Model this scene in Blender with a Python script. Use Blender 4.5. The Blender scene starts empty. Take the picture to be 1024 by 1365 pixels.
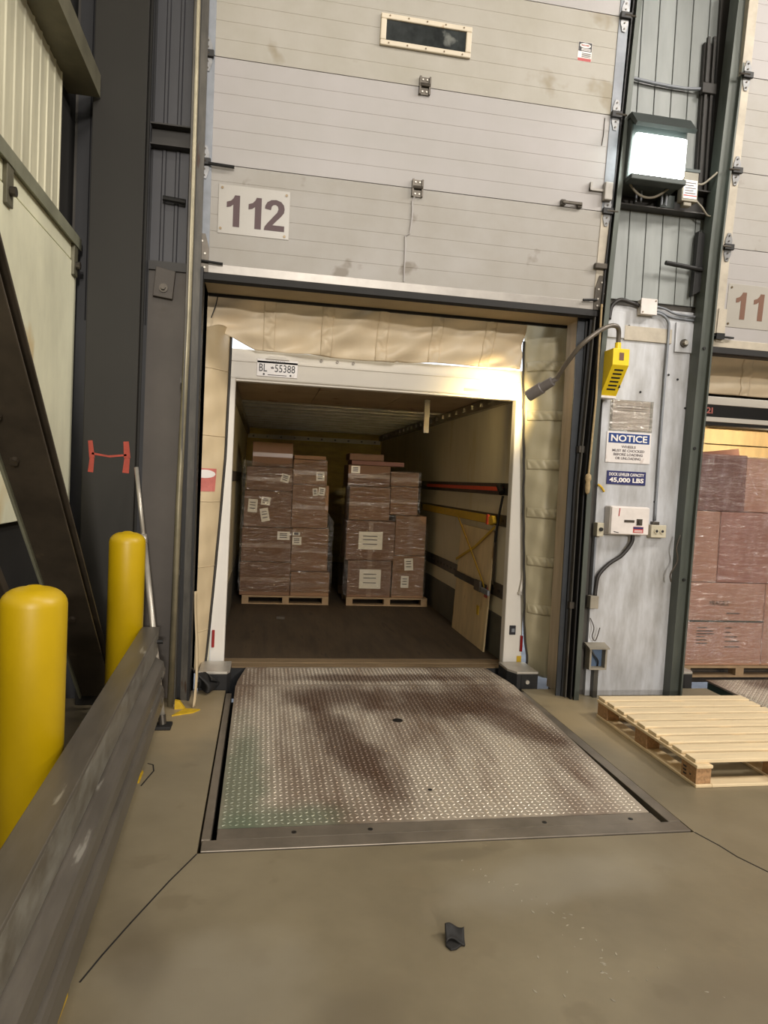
import bpy, bmesh, math, random
from mathutils import Vector, Matrix
random.seed(7)
S = bpy.context.scene
COL = S.collection
R = math.radians

# ---------------------------------------------------------------- camera
F_PX = 926.28
YAW, PITCH, ROLL = 0.173826, -0.0424998, 0.0480982
def cam_matrix():
    cy, sy, cp, sp = math.cos(YAW), math.sin(YAW), math.cos(PITCH), math.sin(PITCH)
    f = Vector((sy * cp, cy * cp, sp)); r = Vector((cy, -sy, 0)); u = r.cross(f)
    c, s = math.cos(ROLL), math.sin(ROLL)
    r2, u2 = c * r + s * u, -s * r + c * u
    m = Matrix((r2, u2, -f)).transposed().to_4x4()
    m.translation = Vector((0, 0, 1.6))
    return m
cd = bpy.data.cameras.new('camera'); cam = bpy.data.objects.new('camera', cd); COL.objects.link(cam)
cd.sensor_fit = 'VERTICAL'; cd.sensor_height = 36.0; cd.lens = 36.0 * F_PX / 1365.0
cd.clip_start = 0.05; cam.matrix_world = cam_matrix(); S.camera = cam

# ---------------------------------------------------------------- world, exposure
S.view_settings.view_transform = 'Standard'; S.view_settings.look = 'None'
S.view_settings.gamma = 1.0; S.view_settings.use_curve_mapping = False
S.view_settings.exposure = -0.2
W = bpy.data.worlds.new('daylight'); S.world = W; W.use_nodes = True
bg = W.node_tree.nodes['Background']; bg.inputs[0].default_value = (0.84, 0.90, 1.0, 1); bg.inputs[1].default_value = 2.6

# ---------------------------------------------------------------- large lights (high-bay lamps of the hall, and added fill lights)
def area(name, loc, target, size, power, col):
    l = bpy.data.lights.new(name, 'AREA'); l.shape = 'RECTANGLE'; l.size = size[0]; l.size_y = size[1]
    l.energy = power; l.color = col
    o = bpy.data.objects.new(name, l); COL.objects.link(o); o.location = loc
    o.rotation_euler = (Vector(target) - Vector(loc)).to_track_quat('-Z', 'Y').to_euler()
    return o
WARM = (1.0, 0.935, 0.86)
area('high_bay_or_fill', (0.8, 0.3, 7.6), (0.9, 2.0, 0), (1.3, 0.6), 95, WARM)
area('high_bay_or_fill', (4.6, 0.6, 7.0), (1.6, 2.8, 1.0), (1.3, 0.6), 210, WARM)
area('high_bay_or_fill', (7.6, 1.6, 6.6), (-1.3, 3.8, 2.4), (1.3, 0.6), 330, WARM)  # added fill light, brightens the left liner boards
area('high_bay_or_fill', (1.2, -6.8, 7.2), (1.2, -1.0, 1.5), (1.3, 0.6), 100, WARM)
area('high_bay_or_fill', (5.4, -7.4, 7.2), (4.0, -1.0, 1.5), (1.3, 0.6), 100, WARM)
area('high_bay_or_fill', (1.6, -15.0, 7.0), (1.4, 0.0, 1.8), (1.3, 0.6), 850, WARM)  # added far light at a low angle for curtain and trailer rear
area('high_bay_or_fill', (2.6, -22.5, 6.0), (1.6, 0.0, 1.8), (1.3, 0.6), 2600, WARM)  # second added far light, lifts the recessed head curtain

# ---------------------------------------------------------------- materials
def lin(c):
    out = []
    for v in c:
        v = v / 255.0
        out.append(v / 12.92 if v <= 0.04045 else ((v + 0.055) / 1.055) ** 2.4)
    return tuple(out) + (1.0,)
def mat(name, col, rough=0.6, metal=0.0, var=0.12, scale=3.0, stretch=(1, 1, 1), col2=None, lo=0.35, hi=0.7,
        bump=0.0, bscale=80.0, bstretch=(1, 1, 1), coat=0.0, spots=None, spot_scale=20.0, spot_at=0.62, spec=0.5, rvar=0.0):
    m = bpy.data.materials.new(name); m.use_nodes = True
    nt = m.node_tree; N = nt.nodes; L = nt.links; b = N['Principled BSDF']
    base = lin(col)
    if col2 is None:
        k = 1.0 - 3.0 * var
        dark = tuple(max(0, x * k) for x in base[:3]) + (1,)
    else:
        dark = lin(col2)
    tc = N.new('ShaderNodeTexCoord')
    mp = N.new('ShaderNodeMapping'); mp.inputs['Scale'].default_value = stretch
    L.new(tc.outputs['Object'], mp.inputs['Vector'])
    nz = N.new('ShaderNodeTexNoise'); nz.inputs['Scale'].default_value = scale; nz.inputs['Detail'].default_value = 6; nz.inputs['Roughness'].default_value = 0.62
    L.new(mp.outputs[0], nz.inputs['Vector'])
    cr = N.new('ShaderNodeValToRGB'); cr.color_ramp.elements[0].position = lo; cr.color_ramp.elements[1].position = hi
    cr.color_ramp.elements[0].color = dark; cr.color_ramp.elements[1].color = base
    L.new(nz.outputs['Fac'], cr.inputs['Fac'])
    out = cr.outputs[0]
    if spots is not None:
        n2 = N.new('ShaderNodeTexNoise'); n2.inputs['Scale'].default_value = spot_scale; n2.inputs['Detail'].default_value = 4
        L.new(mp.outputs[0], n2.inputs['Vector'])
        r2 = N.new('ShaderNodeValToRGB'); r2.color_ramp.elements[0].position = spot_at; r2.color_ramp.elements[1].position = spot_at + 0.06
        L.new(n2.outputs['Fac'], r2.inputs['Fac'])
        mx = N.new('ShaderNodeMixRGB'); mx.inputs[2].default_value = lin(spots)
        L.new(r2.outputs[0], mx.inputs[0]); L.new(out, mx.inputs[1]); out = mx.outputs[0]
    L.new(out, b.inputs['Base Color'])
    b.inputs['Roughness'].default_value = rough; b.inputs['Metallic'].default_value = metal
    b.inputs['Specular IOR Level'].default_value = spec
    if coat: b.inputs['Coat Weight'].default_value = coat
    if rvar:
        mr = N.new('ShaderNodeMapRange'); mr.inputs['To Min'].default_value = max(0.05, rough - rvar); mr.inputs['To Max'].default_value = rough + rvar
        L.new(nz.outputs['Fac'], mr.inputs['Value']); L.new(mr.outputs[0], b.inputs['Roughness'])
    if bump:
        m2 = N.new('ShaderNodeMapping'); m2.inputs['Scale'].default_value = bstretch; L.new(tc.outputs['Object'], m2.inputs['Vector'])
        n3 = N.new('ShaderNodeTexNoise'); n3.inputs['Scale'].default_value = bscale; n3.inputs['Detail'].default_value = 4
        L.new(m2.outputs[0], n3.inputs['Vector'])
        bp = N.new('ShaderNodeBump'); bp.inputs['Strength'].default_value = bump; bp.inputs['Distance'].default_value = 0.01
        L.new(n3.outputs['Fac'], bp.inputs['Height']); L.new(bp.outputs[0], b.inputs['Normal'])
    return m
def emit(name, col, strength):
    m = bpy.data.materials.new(name); m.use_nodes = True; nt = m.node_tree
    nt.nodes.remove(nt.nodes['Principled BSDF']); e = nt.nodes.new('ShaderNodeEmission')
    e.inputs[0].default_value = col; e.inputs[1].default_value = strength
    nt.links.new(e.outputs[0], nt.nodes['Material Output'].inputs[0]); return m
def film(name, gloss, tint, bscale=18, strength=0.9, stretch=(1, 1, 4)):
    m = bpy.data.materials.new(name); m.use_nodes = True; nt = m.node_tree; N = nt.nodes; L = nt.links
    N.remove(N['Principled BSDF']); out = N['Material Output']
    tr = N.new('ShaderNodeBsdfTransparent'); tr.inputs[0].default_value = tint
    gl = N.new('ShaderNodeBsdfGlossy'); gl.inputs['Roughness'].default_value = 0.2
    tc = N.new('ShaderNodeTexCoord'); mp = N.new('ShaderNodeMapping'); mp.inputs['Scale'].default_value = stretch
    L.new(tc.outputs['Object'], mp.inputs[0])
    nz = N.new('ShaderNodeTexNoise'); nz.inputs['Scale'].default_value = bscale; nz.inputs['Detail'].default_value = 5; nz.inputs['Distortion'].default_value = 1.2
    L.new(mp.outputs[0], nz.inputs['Vector'])
    bp = N.new('ShaderNodeBump'); bp.inputs['Strength'].default_value = strength; bp.inputs['Distance'].default_value = 0.09
    L.new(nz.outputs['Fac'], bp.inputs['Height']); L.new(bp.outputs[0], gl.inputs['Normal'])
    mx = N.new('ShaderNodeMixShader'); mx.inputs[0].default_value = gloss
    L.new(tr.outputs[0], mx.inputs[1]); L.new(gl.outputs[0], mx.inputs[2]); L.new(mx.outputs[0], out.inputs[0])
    return m

M = {}
M['floor'] = mat('polished_concrete', (140, 129, 105), 0.42, scale=.9, col2=(104, 94, 74), lo=.28, hi=.72, bump=0.05, bscale=25, spots=(120, 109, 87), spot_scale=4.1, spot_at=0.6, rvar=0.12)
M['joint'] = mat('joint_filler', (30, 26, 22), 0.9)
M['ceil'] = mat('ceiling_steel', (120, 118, 112), 0.8)
M['hall'] = mat('hall_cladding', (150, 146, 136), 0.8)
M['asphalt'] = mat('asphalt', (120, 122, 126), 0.95)
M['wallext'] = mat('painted_block', (84, 80, 74), 0.8, scale=2)
M['liner'] = mat('liner_board', (244, 242, 212), 0.6, var=0.1, scale=1.5, stretch=(1, 1, 0.5), spots=(210, 193, 150), spot_scale=2.0, spot_at=0.6, bump=0.05, bscale=30)
M['corr'] = mat('corrugated_cream', (216, 211, 183), 0.55, var=0.1, scale=2.0, stretch=(2, 4, 0.4))
M['girt'] = mat('girt_steel', (118, 114, 94), 0.5, 0.2, var=0.12, scale=5)
M['flash'] = mat('flashing', (150, 150, 128), 0.5, 0.2)
M['darksteel'] = mat('dark_steel', (56, 53, 49), 0.5, 0.15, var=0.1, scale=1.4)
M['column'] = mat('column_paint', (40, 38, 33), 0.55, 0.0, var=0.05, scale=1.5, spec=0.3)
M['brace'] = mat('brown_steel', (76, 67, 55), 0.5, 0.1, var=0.16, scale=4, stretch=(1, 1, 1), spots=(92, 80, 62), spot_scale=8, spot_at=0.68)
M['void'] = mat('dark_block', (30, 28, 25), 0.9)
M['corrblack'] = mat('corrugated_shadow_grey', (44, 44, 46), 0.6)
M['corrdark'] = mat('corrugated_grey', (72, 72, 76), 0.5, 0.1, var=0.08, scale=1.2, stretch=(3, 3, 0.5))
M['corrgrey'] = mat('corrugated_green_grey', (144, 148, 145), 0.5, 0.1, var=0.1, scale=1.3, stretch=(3, 3, 0.6))
M['leftpanel'] = mat('brown_grey_panel', (90, 83, 76), 0.6, var=0.1, scale=1.6, spots=(78, 70, 62), spot_scale=2.3, spot_at=0.6)
M['track'] = mat('track_steel', (88, 84, 76), 0.45, 0.3, var=0.18, scale=6, stretch=(3, 3, 0.6), spots=(60, 42, 28), spot_scale=7, spot_at=0.64)
M['trackblack'] = mat('black_steel', (30, 29, 28), 0.5, 0.2)
M['trackgreen'] = mat('grey_green_steel', (84, 89, 82), 0.45, 0.2, var=0.12, scale=3, stretch=(3, 3, 0.6))
M['pipe'] = mat('galvanised_pipe', (150, 142, 118), 0.4, 0.5, var=0.12, scale=5)
M['galv'] = mat('galvanised_sheet', (142, 146, 152), 0.55, 0.4, var=0.12, scale=4)
M['cover'] = mat('cover_plate', (197, 199, 203), 0.45, 0.25, scale=2.2, col2=(151, 149, 146), lo=.3, hi=.65, stretch=(3.2, 1, 0.8), bump=0.04, bscale=40, rvar=0.1)
M['cover2'] = mat('cover_band', (190, 180, 162), 0.55, 0.1, var=0.1, scale=5)
M['doorA'] = mat('door_section_cream', (166, 161, 152), 0.5, var=0.05, scale=2.2, stretch=(1, 1, 1), col2=(154, 149, 136), spots=(138, 129, 109), spot_scale=2.4, spot_at=0.60)
M['doorB'] = mat('door_section_white', (164, 159, 158), 0.45, var=0.04, scale=1.6, col2=(156, 152, 148))
M['doorC'] = mat('door_section_worn', (159, 155, 150), 0.5, var=0.06, scale=2.4, col2=(148, 143, 134), spots=(123, 115, 104), spot_scale=3.4, spot_at=0.63)
M['smudge'] = mat('grime', (150, 138, 120), 0.8, var=0.1, scale=14)
M['alum'] = mat('door_rail', (158, 153, 146), 0.4, 0.4, var=0.06, scale=8)
M['rubber'] = mat('black_rubber', (28, 26, 24), 0.7, var=0.1, scale=8)
M['bluesteel'] = mat('blue_black_steel', (60, 63, 67), 0.4, 0.3, var=.1, scale=5)
M['glassdark'] = mat('dusty_dark_glass', (58, 62, 62), 0.12, 0.0, var=0.2, scale=7, spots=(110, 112, 108), spot_scale=5, spot_at=0.66)
M['winframe'] = mat('window_frame', (214, 202, 180), 0.5, var=0.06, spots=(170, 140, 100), spot_scale=12, spot_at=0.66)
M['maroon'] = mat('maroon_print', (66, 36, 38), 0.5, var=0.03)
M['brownprint'] = mat('brown_print', (110, 76, 58), 0.5, var=0.03)
M['plate'] = mat('number_plate', (164, 159, 150), 0.35, var=0.03)
M['screw'] = mat('screw_head', (120, 104, 80), 0.4, 0.6)
M['hingeplate'] = mat('hinge_plate', (140, 140, 140), 0.4, 0.5, var=.1, scale=20)
M['hinge'] = mat('hinge_steel', (92, 86, 78), 0.4, 0.7, var=0.1, scale=20)
M['red'] = mat('red_print', (176, 62, 60), 0.5, var=0.04)
M['pinkred'] = mat('faded_red_print', (204, 118, 108), 0.5, var=.08, scale=8)
M['white'] = mat('white_print', (232, 226, 220), 0.5, var=0.02)
M['black'] = mat('black_print', (26, 25, 30), 0.5, var=0.02)
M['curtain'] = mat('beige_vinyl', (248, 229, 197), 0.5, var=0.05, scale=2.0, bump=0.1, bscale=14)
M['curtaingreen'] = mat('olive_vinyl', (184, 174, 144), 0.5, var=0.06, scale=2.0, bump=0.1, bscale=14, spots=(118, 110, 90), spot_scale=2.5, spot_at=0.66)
M['curtainleft'] = mat('beige_vinyl_shaded', (204, 184, 148), 0.5, var=0.05, scale=2.0, bump=0.1, bscale=14)  # darker copy of the curtain vinyl, shade put into its colour
M['piping'] = mat('black_piping', (52, 48, 42), 0.6)
M['wood_jamb'] = mat('jamb_board', (196, 178, 152), 0.7, var=0.1, scale=3, stretch=(4, 4, 0.6))
M['lintel'] = mat('lintel_board', (176, 158, 124), 0.7, var=0.06, scale=3)
M['trailer_white'] = mat('trailer_white', (220, 214, 203), 0.55, var=0.02)
M['trailer_in'] = mat('trailer_liner', (222, 212, 184), 0.4, var=0.06, scale=1.0, stretch=(1, 1.5, 0.4), spots=(202, 190, 156), spot_scale=3)
M['trailer_dark'] = mat('trailer_kick', (96, 94, 84), 0.6, 0.1)
M['roofboard'] = mat('roof_sheet', (172, 150, 118), 0.6, var=0.1, scale=2, spots=(92, 52, 34), spot_scale=3.5, spot_at=0.66)
M['bow'] = mat('roof_bow_steel', (158, 150, 132), 0.4, 0.6)
M['rooftop'] = mat('roof_skin', (66, 60, 50), 0.7)
M['frontwall'] = mat('plywood_front', (196, 172, 96), 0.6, var=0.12, scale=3, stretch=(1, 1, 3))
M['tfloor'] = mat('trailer_floor', (76, 61, 42), 0.7, var=0.16, scale=2.0, stretch=(6, 0.8, 1), spots=(50, 40, 27), spot_scale=2, spot_at=0.64)
M['threshold'] = mat('threshold_board', (136, 114, 84), 0.7, var=0.12, scale=3, stretch=(1, 6, 1))
M['etrack'] = mat('logistic_track', (74, 68, 60), 0.4, 0.5, var=0.15, scale=14)
M['orange'] = mat('orange_webbing', (206, 72, 36), 0.6, var=0.05, scale=20)
M['yellowweb'] = mat('yellow_webbing', (206, 168, 36), 0.6, var=0.06, scale=20)
M['plywood'] = mat('plywood_sheet', (232, 206, 160), 0.6, var=0.09, scale=2.5, stretch=(3, 3, 0.6), spots=(168, 136, 92), spot_scale=6, spot_at=0.66)
M['carton'] = mat('brown_card', (114, 82, 57), 0.75, var=0.05, scale=3)
M['cartonb'] = mat('tan_card', (128, 94, 64), 0.75, var=0.05, scale=3)
M['cartond'] = mat('pinkish_brown_card', (186, 142, 116), 0.75, var=0.05, scale=3)
M['cartone'] = mat('reddish_brown_card', (168, 120, 102), 0.75, var=0.05, scale=3)
M['cartonc'] = mat('dark_card', (122, 82, 70), 0.75, var=0.05, scale=3)
M['tape'] = mat('parcel_tape', (126, 96, 70), 0.3, var=0.03)
M['label'] = mat('paper_label', (226, 220, 206), 0.6, var=0.03)
M['film'] = film('stretch_film', 0.28, (0.97, 0.95, 0.9, 1), 7, 1.0)
M['film2'] = film('stretch_film_tight', 0.34, (0.97, 0.93, 0.92, 1), 7, 1.0, (0.9, 0.9, 5))
M['pallet'] = mat('pine_board', (236, 214, 174), 0.65, var=0.06, scale=2.5, stretch=(1, 9, 9), spots=(176, 138, 88), spot_scale=3.2, spot_at=0.7)
M['palletv'] = mat('pine_stringer', (232, 208, 166), 0.65, var=0.06, scale=2.5, stretch=(9, 1, 9), spots=(176, 138, 88), spot_scale=3.2, spot_at=0.7)
M['chip'] = mat('chipboard_block', (190, 148, 104), 0.8, var=0.15, scale=60)
M['palletold'] = mat('old_pallet_wood', (150, 124, 92), 0.8, var=0.1, scale=8)
M['yellow'] = mat('yellow_sleeve', (196, 162, 4), 0.42, var=0.06, scale=2.5, stretch=(1, 1, 0.7), spots=(160, 126, 6), spot_scale=6, spot_at=0.7, bump=0.03, bscale=50)
M['railworn'] = mat('rail_worn_grey', (150, 148, 140), 0.36, 0.45, scale=5, col2=(104, 98, 88), lo=.35, hi=.66, stretch=(4, 1.2, 2.5), rvar=.12)
M['rail'] = mat('rail_grey', (110, 104, 95), 0.38, 0.35, var=0.1, scale=4, stretch=(4, 0.6, 4), spots=(150, 146, 136), spot_scale=6, spot_at=0.68, rvar=0.1)
M['yellowpaint'] = mat('yellow_paint', (216, 176, 30), 0.5, var=0.1, scale=20)
M['lite_metal'] = mat('bare_aluminium', (196, 190, 178), 0.4, 0.6, var=0.06, scale=10)
M['frame'] = mat('leveler_frame', (146, 136, 122), 0.4, 0.5, var=0.12, scale=4, rvar=0.1)
M['deck'] = mat('tread_plate', (190, 178, 161), 0.4, 0.5, scale=1.5, col2=(128, 108, 92), lo=0.34, hi=0.58, stretch=(1.8, 0.4, 1), rvar=0.08)
M['lug'] = mat('tread_lug', (232, 222, 205), 0.42, 0.5, scale=1.5, col2=(162, 142, 124), lo=0.34, hi=0.58, stretch=(1.8, 0.4, 1), rvar=0.06)
def stain(m, col, patches, amount):
    """worn dirt patches at fixed places of the plate: (x, y, rx, ry, shear) in the plate's own space"""
    nt = m.node_tree; N = nt.nodes; L = nt.links; b = N['Principled BSDF']
    tc = N.new('ShaderNodeTexCoord'); prev = b.inputs['Base Color'].links[0].from_socket
    nz = N.new('ShaderNodeTexNoise'); nz.inputs['Scale'].default_value = 3.5; nz.inputs['Detail'].default_value = 5
    L.new(tc.outputs['Object'], nz.inputs['Vector'])
    for (x, y, rx, ry, ang) in patches:
        mp = N.new('ShaderNodeMapping'); mp.vector_type = 'TEXTURE'
        mp.inputs['Location'].default_value = (x, y, 0); mp.inputs['Rotation'].default_value = (0, 0, ang); mp.inputs['Scale'].default_value = (rx, ry, 8)
        L.new(tc.outputs['Object'], mp.inputs['Vector'])
        ln = N.new('ShaderNodeVectorMath'); ln.operation = 'LENGTH'; L.new(mp.outputs[0], ln.inputs[0])
        ad = N.new('ShaderNodeMath'); ad.operation = 'ADD'; L.new(ln.outputs['Value'], ad.inputs[0])
        sc2 = N.new('ShaderNodeMath'); sc2.operation = 'MULTIPLY_ADD'; sc2.inputs[1].default_value = 1.1; sc2.inputs[2].default_value = -.55
        L.new(nz.outputs['Fac'], sc2.inputs[0]); L.new(sc2.outputs[0], ad.inputs[1])
        mr = N.new('ShaderNodeMapRange'); mr.interpolation_type = 'SMOOTHSTEP'; mr.inputs['From Min'].default_value = .35; mr.inputs['From Max'].default_value = 1.1
        mr.inputs['To Min'].default_value = amount; mr.inputs['To Max'].default_value = 0
        L.new(ad.outputs[0], mr.inputs['Value'])
        mx = N.new('ShaderNodeMixRGB'); mx.inputs[2].default_value = lin(col); L.new(mr.outputs[0], mx.inputs[0]); L.new(prev, mx.inputs[1]); prev = mx.outputs[0]
    L.new(prev, b.inputs['Base Color'])
BROWN = [(.45, .75, .75, .42, 0), (-.35, .85, .5, .35, 0), (.75, .35, .22, .75, .55), (-.38, .05, .2, .9, .25), (.1, 1.3, 1.1, .14, 0)]
stain(M['deck'], (84, 60, 46), BROWN, .8); stain(M['lug'], (104, 78, 62), BROWN, .7)
stain(M['deck'], (120, 134, 112), [(-.98, -.4, .16, 1.0, 0), (-.8, -.8, .4, .2, 0)], .7); stain(M['lug'], (140, 152, 130), [(-.98, -.4, .16, 1.0, 0), (-.8, -.8, .4, .2, 0)], .7)
M['bluewhite'] = mat('sign_blue', (24, 58, 122), 0.45, var=0.04)
M['navy'] = mat('sign_navy', (36, 40, 92), 0.45, var=0.04)
M['sign'] = mat('sign_white', (222, 216, 212), 0.35, var=0.04, scale=6, spots=(200, 190, 184), spot_scale=14)
M['signink'] = mat('sign_ink', (92, 84, 86), 0.5, var=0.05)
M['paper'] = mat('paper_sheet', (244, 238, 242), 0.3, var=0.05, scale=10, bump=0.3, bscale=30, bstretch=(1, 1, 3))
M['ctrl'] = mat('control_box_white', (222, 214, 208), 0.45, var=0.05, scale=8)
M['beige'] = mat('outlet_beige', (190, 182, 160), 0.5, var=0.06)
M['boxyellow'] = mat('lamp_box_yellow', (238, 206, 20), 0.45, var=0.04, scale=8)
M['blueback'] = mat('blue_grey_steel', (96, 118, 146), 0.5, 0.1)
M['lamp_house'] = mat('floodlight_housing', (70, 76, 74), 0.5, 0.3, var=0.06)
M['cable'] = mat('grey_cable', (150, 142, 126), 0.6)
M['cableblack'] = mat('black_hose', (44, 40, 38), 0.5)
M['hose'] = mat('gooseneck_hose', (128, 120, 110), 0.4, 0.4)
M['lampgrey'] = mat('lamp_head_grey', (132, 126, 124), 0.45, 0.2)
M['greenpit'] = mat('green_lift_arm', (42, 62, 44), 0.5)
M['redlight'] = mat('tail_lamp_red', (150, 20, 20), 0.25)
M['emit_flood'] = emit('floodlight_glow', (0.90, 1.0, 0.96, 1), 26)
M['emit_led'] = emit('led_glow', (1.0, 0.85, 0.5, 1), 10)
M['redpaint'] = mat('red_marker_paint', (172, 62, 40), 0.6, var=0.1, scale=20)
M['fleck'] = mat('pale_flecks', (178, 170, 152), 0.8)
M['rope'] = mat('rope', (168, 146, 108), 0.8, var=0.1, scale=50)

# ---------------------------------------------------------------- mesh helpers
class MB:
    def __init__(s): s.v = []; s.f = []
    def add(s, v, f):
        n = len(s.v); s.v += [tuple(p) for p in v]; s.f += [tuple(i + n for i in q) for q in f]; return s
    def box(s, x0, x1, y0, y1, z0, z1):
        return s.add([(x0, y0, z0), (x1, y0, z0), (x1, y1, z0), (x0, y1, z0), (x0, y0, z1), (x1, y0, z1), (x1, y1, z1), (x0, y1, z1)],
                     [(0, 3, 2, 1), (4, 5, 6, 7), (0, 1, 5, 4), (1, 2, 6, 5), (2, 3, 7, 6), (3, 0, 4, 7)])
    def extr(s, poly, axis, a, b):
        k = len(poly); put = {'x': lambda p, t: (t, p[0], p[1]), 'y': lambda p, t: (p[0], t, p[1]), 'z': lambda p, t: (p[0], p[1], t)}[axis]
        v = [put(p, a) for p in poly] + [put(p, b) for p in poly]
        f = [tuple(range(k))[::-1], tuple(range(k, 2 * k))] + [(i, (i + 1) % k, (i + 1) % k + k, i + k) for i in range(k)]
        return s.add(v, f)
    def tube(s, pts, r, n=10, cap=True):
        pts = [Vector(p) for p in pts]; k = len(pts); rr = r if isinstance(r, (list, tuple)) else [r] * k
        up = None; v = []
        for i, p in enumerate(pts):
            t = (pts[min(i + 1, k - 1)] - pts[max(i - 1, 0)]).normalized()
            if up is None:
                up = Vector((0, 0, 1)) if abs(t.z) < 0.9 else Vector((1, 0, 0))
            a = t.cross(up).normalized(); bb = a.cross(t).normalized(); up = bb
            for j in range(n):
                q = 2 * math.pi * j / n
                v.append(p + rr[i] * (math.cos(q) * a + math.sin(q) * bb))
        f = [(i * n + j, i * n + (j + 1) % n, (i + 1) * n + (j + 1) % n, (i + 1) * n + j) for i in range(k - 1) for j in range(n)]
        if cap: f += [tuple(range(n))[::-1], tuple(range((k - 1) * n, k * n))]
        return s.add(v, f)
    def lathe(s, cx, cy, prof, n=32):
        v = []; f = []; k = len(prof)
        for r, z in prof:
            for j in range(n):
                q = 2 * math.pi * j / n; v.append((cx + r * math.cos(q), cy + r * math.sin(q), z))
        f = [(i * n + j, i * n + (j + 1) % n, (i + 1) * n + (j + 1) % n, (i + 1) * n + j) for i in range(k - 1) for j in range(n)]
        f += [tuple(range(n))[::-1], tuple(range((k - 1) * n, k * n))]
        return s.add(v, f)
    def grid(s, fn, nu, nv):
        v = [fn(i / nu, j / nv) for j in range(nv + 1) for i in range(nu + 1)]
        f = [(j * (nu + 1) + i, j * (nu + 1) + i + 1, (j + 1) * (nu + 1) + i + 1, (j + 1) * (nu + 1) + i) for j in range(nv) for i in range(nu)]
        return s.add(v, f)
    def build(s, name, material, parent=None, bevel=0.0, smooth=False, local=False, solid=0.0, seg=2):
        if parent is None:
            xs, ys, zs = zip(*s.v)
            org = Vector(((min(xs) + max(xs)) / 2, (min(ys) + max(ys)) / 2, min(zs)))
        else:
            org = origin(parent)
        me = bpy.data.meshes.new(name)
        me.from_pydata([tuple(Vector(p) - org) for p in s.v], [], s.f)
        bm = bmesh.new(); bm.from_mesh(me); bmesh.ops.recalc_face_normals(bm, faces=bm.faces); bm.to_mesh(me); bm.free()
        if smooth: me.polygons.foreach_set('use_smooth', [True] * len(me.polygons))
        me.materials.append(material if not isinstance(material, str) else M[material])
        o = bpy.data.objects.new(name, me); COL.objects.link(o)
        if parent is None: o.location = org
        else: o.parent = parent
        if solid:
            md = o.modifiers.new('thickness', 'SOLIDIFY'); md.thickness = solid; md.offset = 0
        if bevel:
            md = o.modifiers.new('bevel', 'BEVEL'); md.width = bevel; md.segments = seg; md.limit_method = 'ANGLE'; md.angle_limit = R(40)
        return o
ORG = {}
def origin(p):
    while p.parent is not None: p = p.parent
    return Vector((0, 0, 0)) if p.get('_l') else Vector(p.location)
def tag(o, label=None, cat=None, group=None, kind=None):
    if label: o['label'] = label
    if cat: o['category'] = cat
    if group: o['group'] = group
    if kind: o['kind'] = kind
    return o
def thing(name, label, cat, loc=(0, 0, 0), group=None, kind=None):
    o = bpy.data.objects.new(name, None); COL.objects.link(o); o.location = loc; o.empty_display_size = 0.1
    return tag(o, label, cat, group, kind)
def bx(*a): return MB().box(*a)
def text(s, w, h, c, material, parent, name='lettering', bold=0.0, local=False, rot=None, depth=0.002):
    """Lettering facing -Y, fitted into w x h around c."""
    cu = bpy.data.curves.new(name, 'FONT'); cu.body = s; cu.size = 1.0; cu.offset = bold; cu.extrude = 0.01; cu.resolution_u = 3
    t = bpy.data.objects.new(name, cu); COL.objects.link(t)
    bpy.context.view_layer.update()
    me = bpy.data.meshes.new_from_object(t.evaluated_get(bpy.context.evaluated_depsgraph_get()))
    bpy.data.objects.remove(t); bpy.data.curves.remove(cu)
    xs = [v.co.x for v in me.vertices]; ys = [v.co.y for v in me.vertices]
    x0, x1, y0, y1 = min(xs), max(xs), min(ys), max(ys)
    org = origin(parent)
    cr, sr = (math.cos(rot), math.sin(rot)) if rot else (1, 0)
    for v in me.vertices:
        px = ((v.co.x - x0) / (x1 - x0) - 0.5) * w; pz = ((v.co.y - y0) / (y1 - y0) - 0.5) * h
        v.co = Vector((c[0] + px * cr - pz * sr, c[1] - (depth if v.co.z > 0 else -0.0005), c[2] + px * sr + pz * cr)) - org
    me.materials.clear(); me.materials.append(M[material]); me.name = name
    o = bpy.data.objects.new(name, me); COL.objects.link(o); o.parent = parent
    return o
def bolt(parent, x, y, z, r=0.01, m='hinge', name='bolt', d=0.012):
    return MB().tube([(x, y, z), (x, y - d, z)], r, 8).build(name, m, parent)
def ribbed(x0, x1, y, z0, z1, pitch, depth, rib=0.35):
    """Corrugated sheet across x, facing -Y, as one profile run up z."""
    top = []; x = x0
    while x < x1 - 1e-6:
        e = min(x + pitch, x1); w = e - x
        top += [(x, y), (x + w * (1 - rib), y), (x + w * (1 - rib * 0.75), y - depth), (x + w * (1 - rib * 0.25), y - depth)]
        x = e
    top.append((x1, y))
    return MB().extr(top + [(x1, y + 0.03), (x0, y + 0.03)], 'z', z0, z1)

# ================================================================ STRUCTURE
fl = MB()
fl.box(-1.34, -0.214, -24, 5.22, -0.3, 0).box(2.10, 3.74, -24, 5.22, -0.3, 0).box(-0.214, 2.10, -24, 2.945, -0.3, 0)
fl.box(3.74, 9.8, -24, 3.0, -0.3, 0).box(6.0, 9.8, 3.0, 5.22, -0.3, 0)
stain(M['floor'], (158, 152, 138), [(-.05 - 4.23, 2.15 + 9.39, .45, .3, 0), (1.2 - 4.23, 2.6 + 9.39, .7, .2, .2)], .28)
stain(M['floor'], (168, 148, 112), [(-.42 - 4.23, 4.7 + 9.39, .35, .8, 0), (2.35 - 4.23, 4.5 + 9.39, .35, .7, .1)], .55)
stain(M['floor'], (92, 82, 66), [(.9 - 4.23, 2.85 + 9.39, .25, .06, .1), (1.5 - 4.23, 1.9 + 9.39, .5, .25, .3), (-.35 - 4.23, 2.35 + 9.39, .12, .3, .3), (.35 - 4.23, 1.9 + 9.39, .2, .3, 0)], .38)
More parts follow.
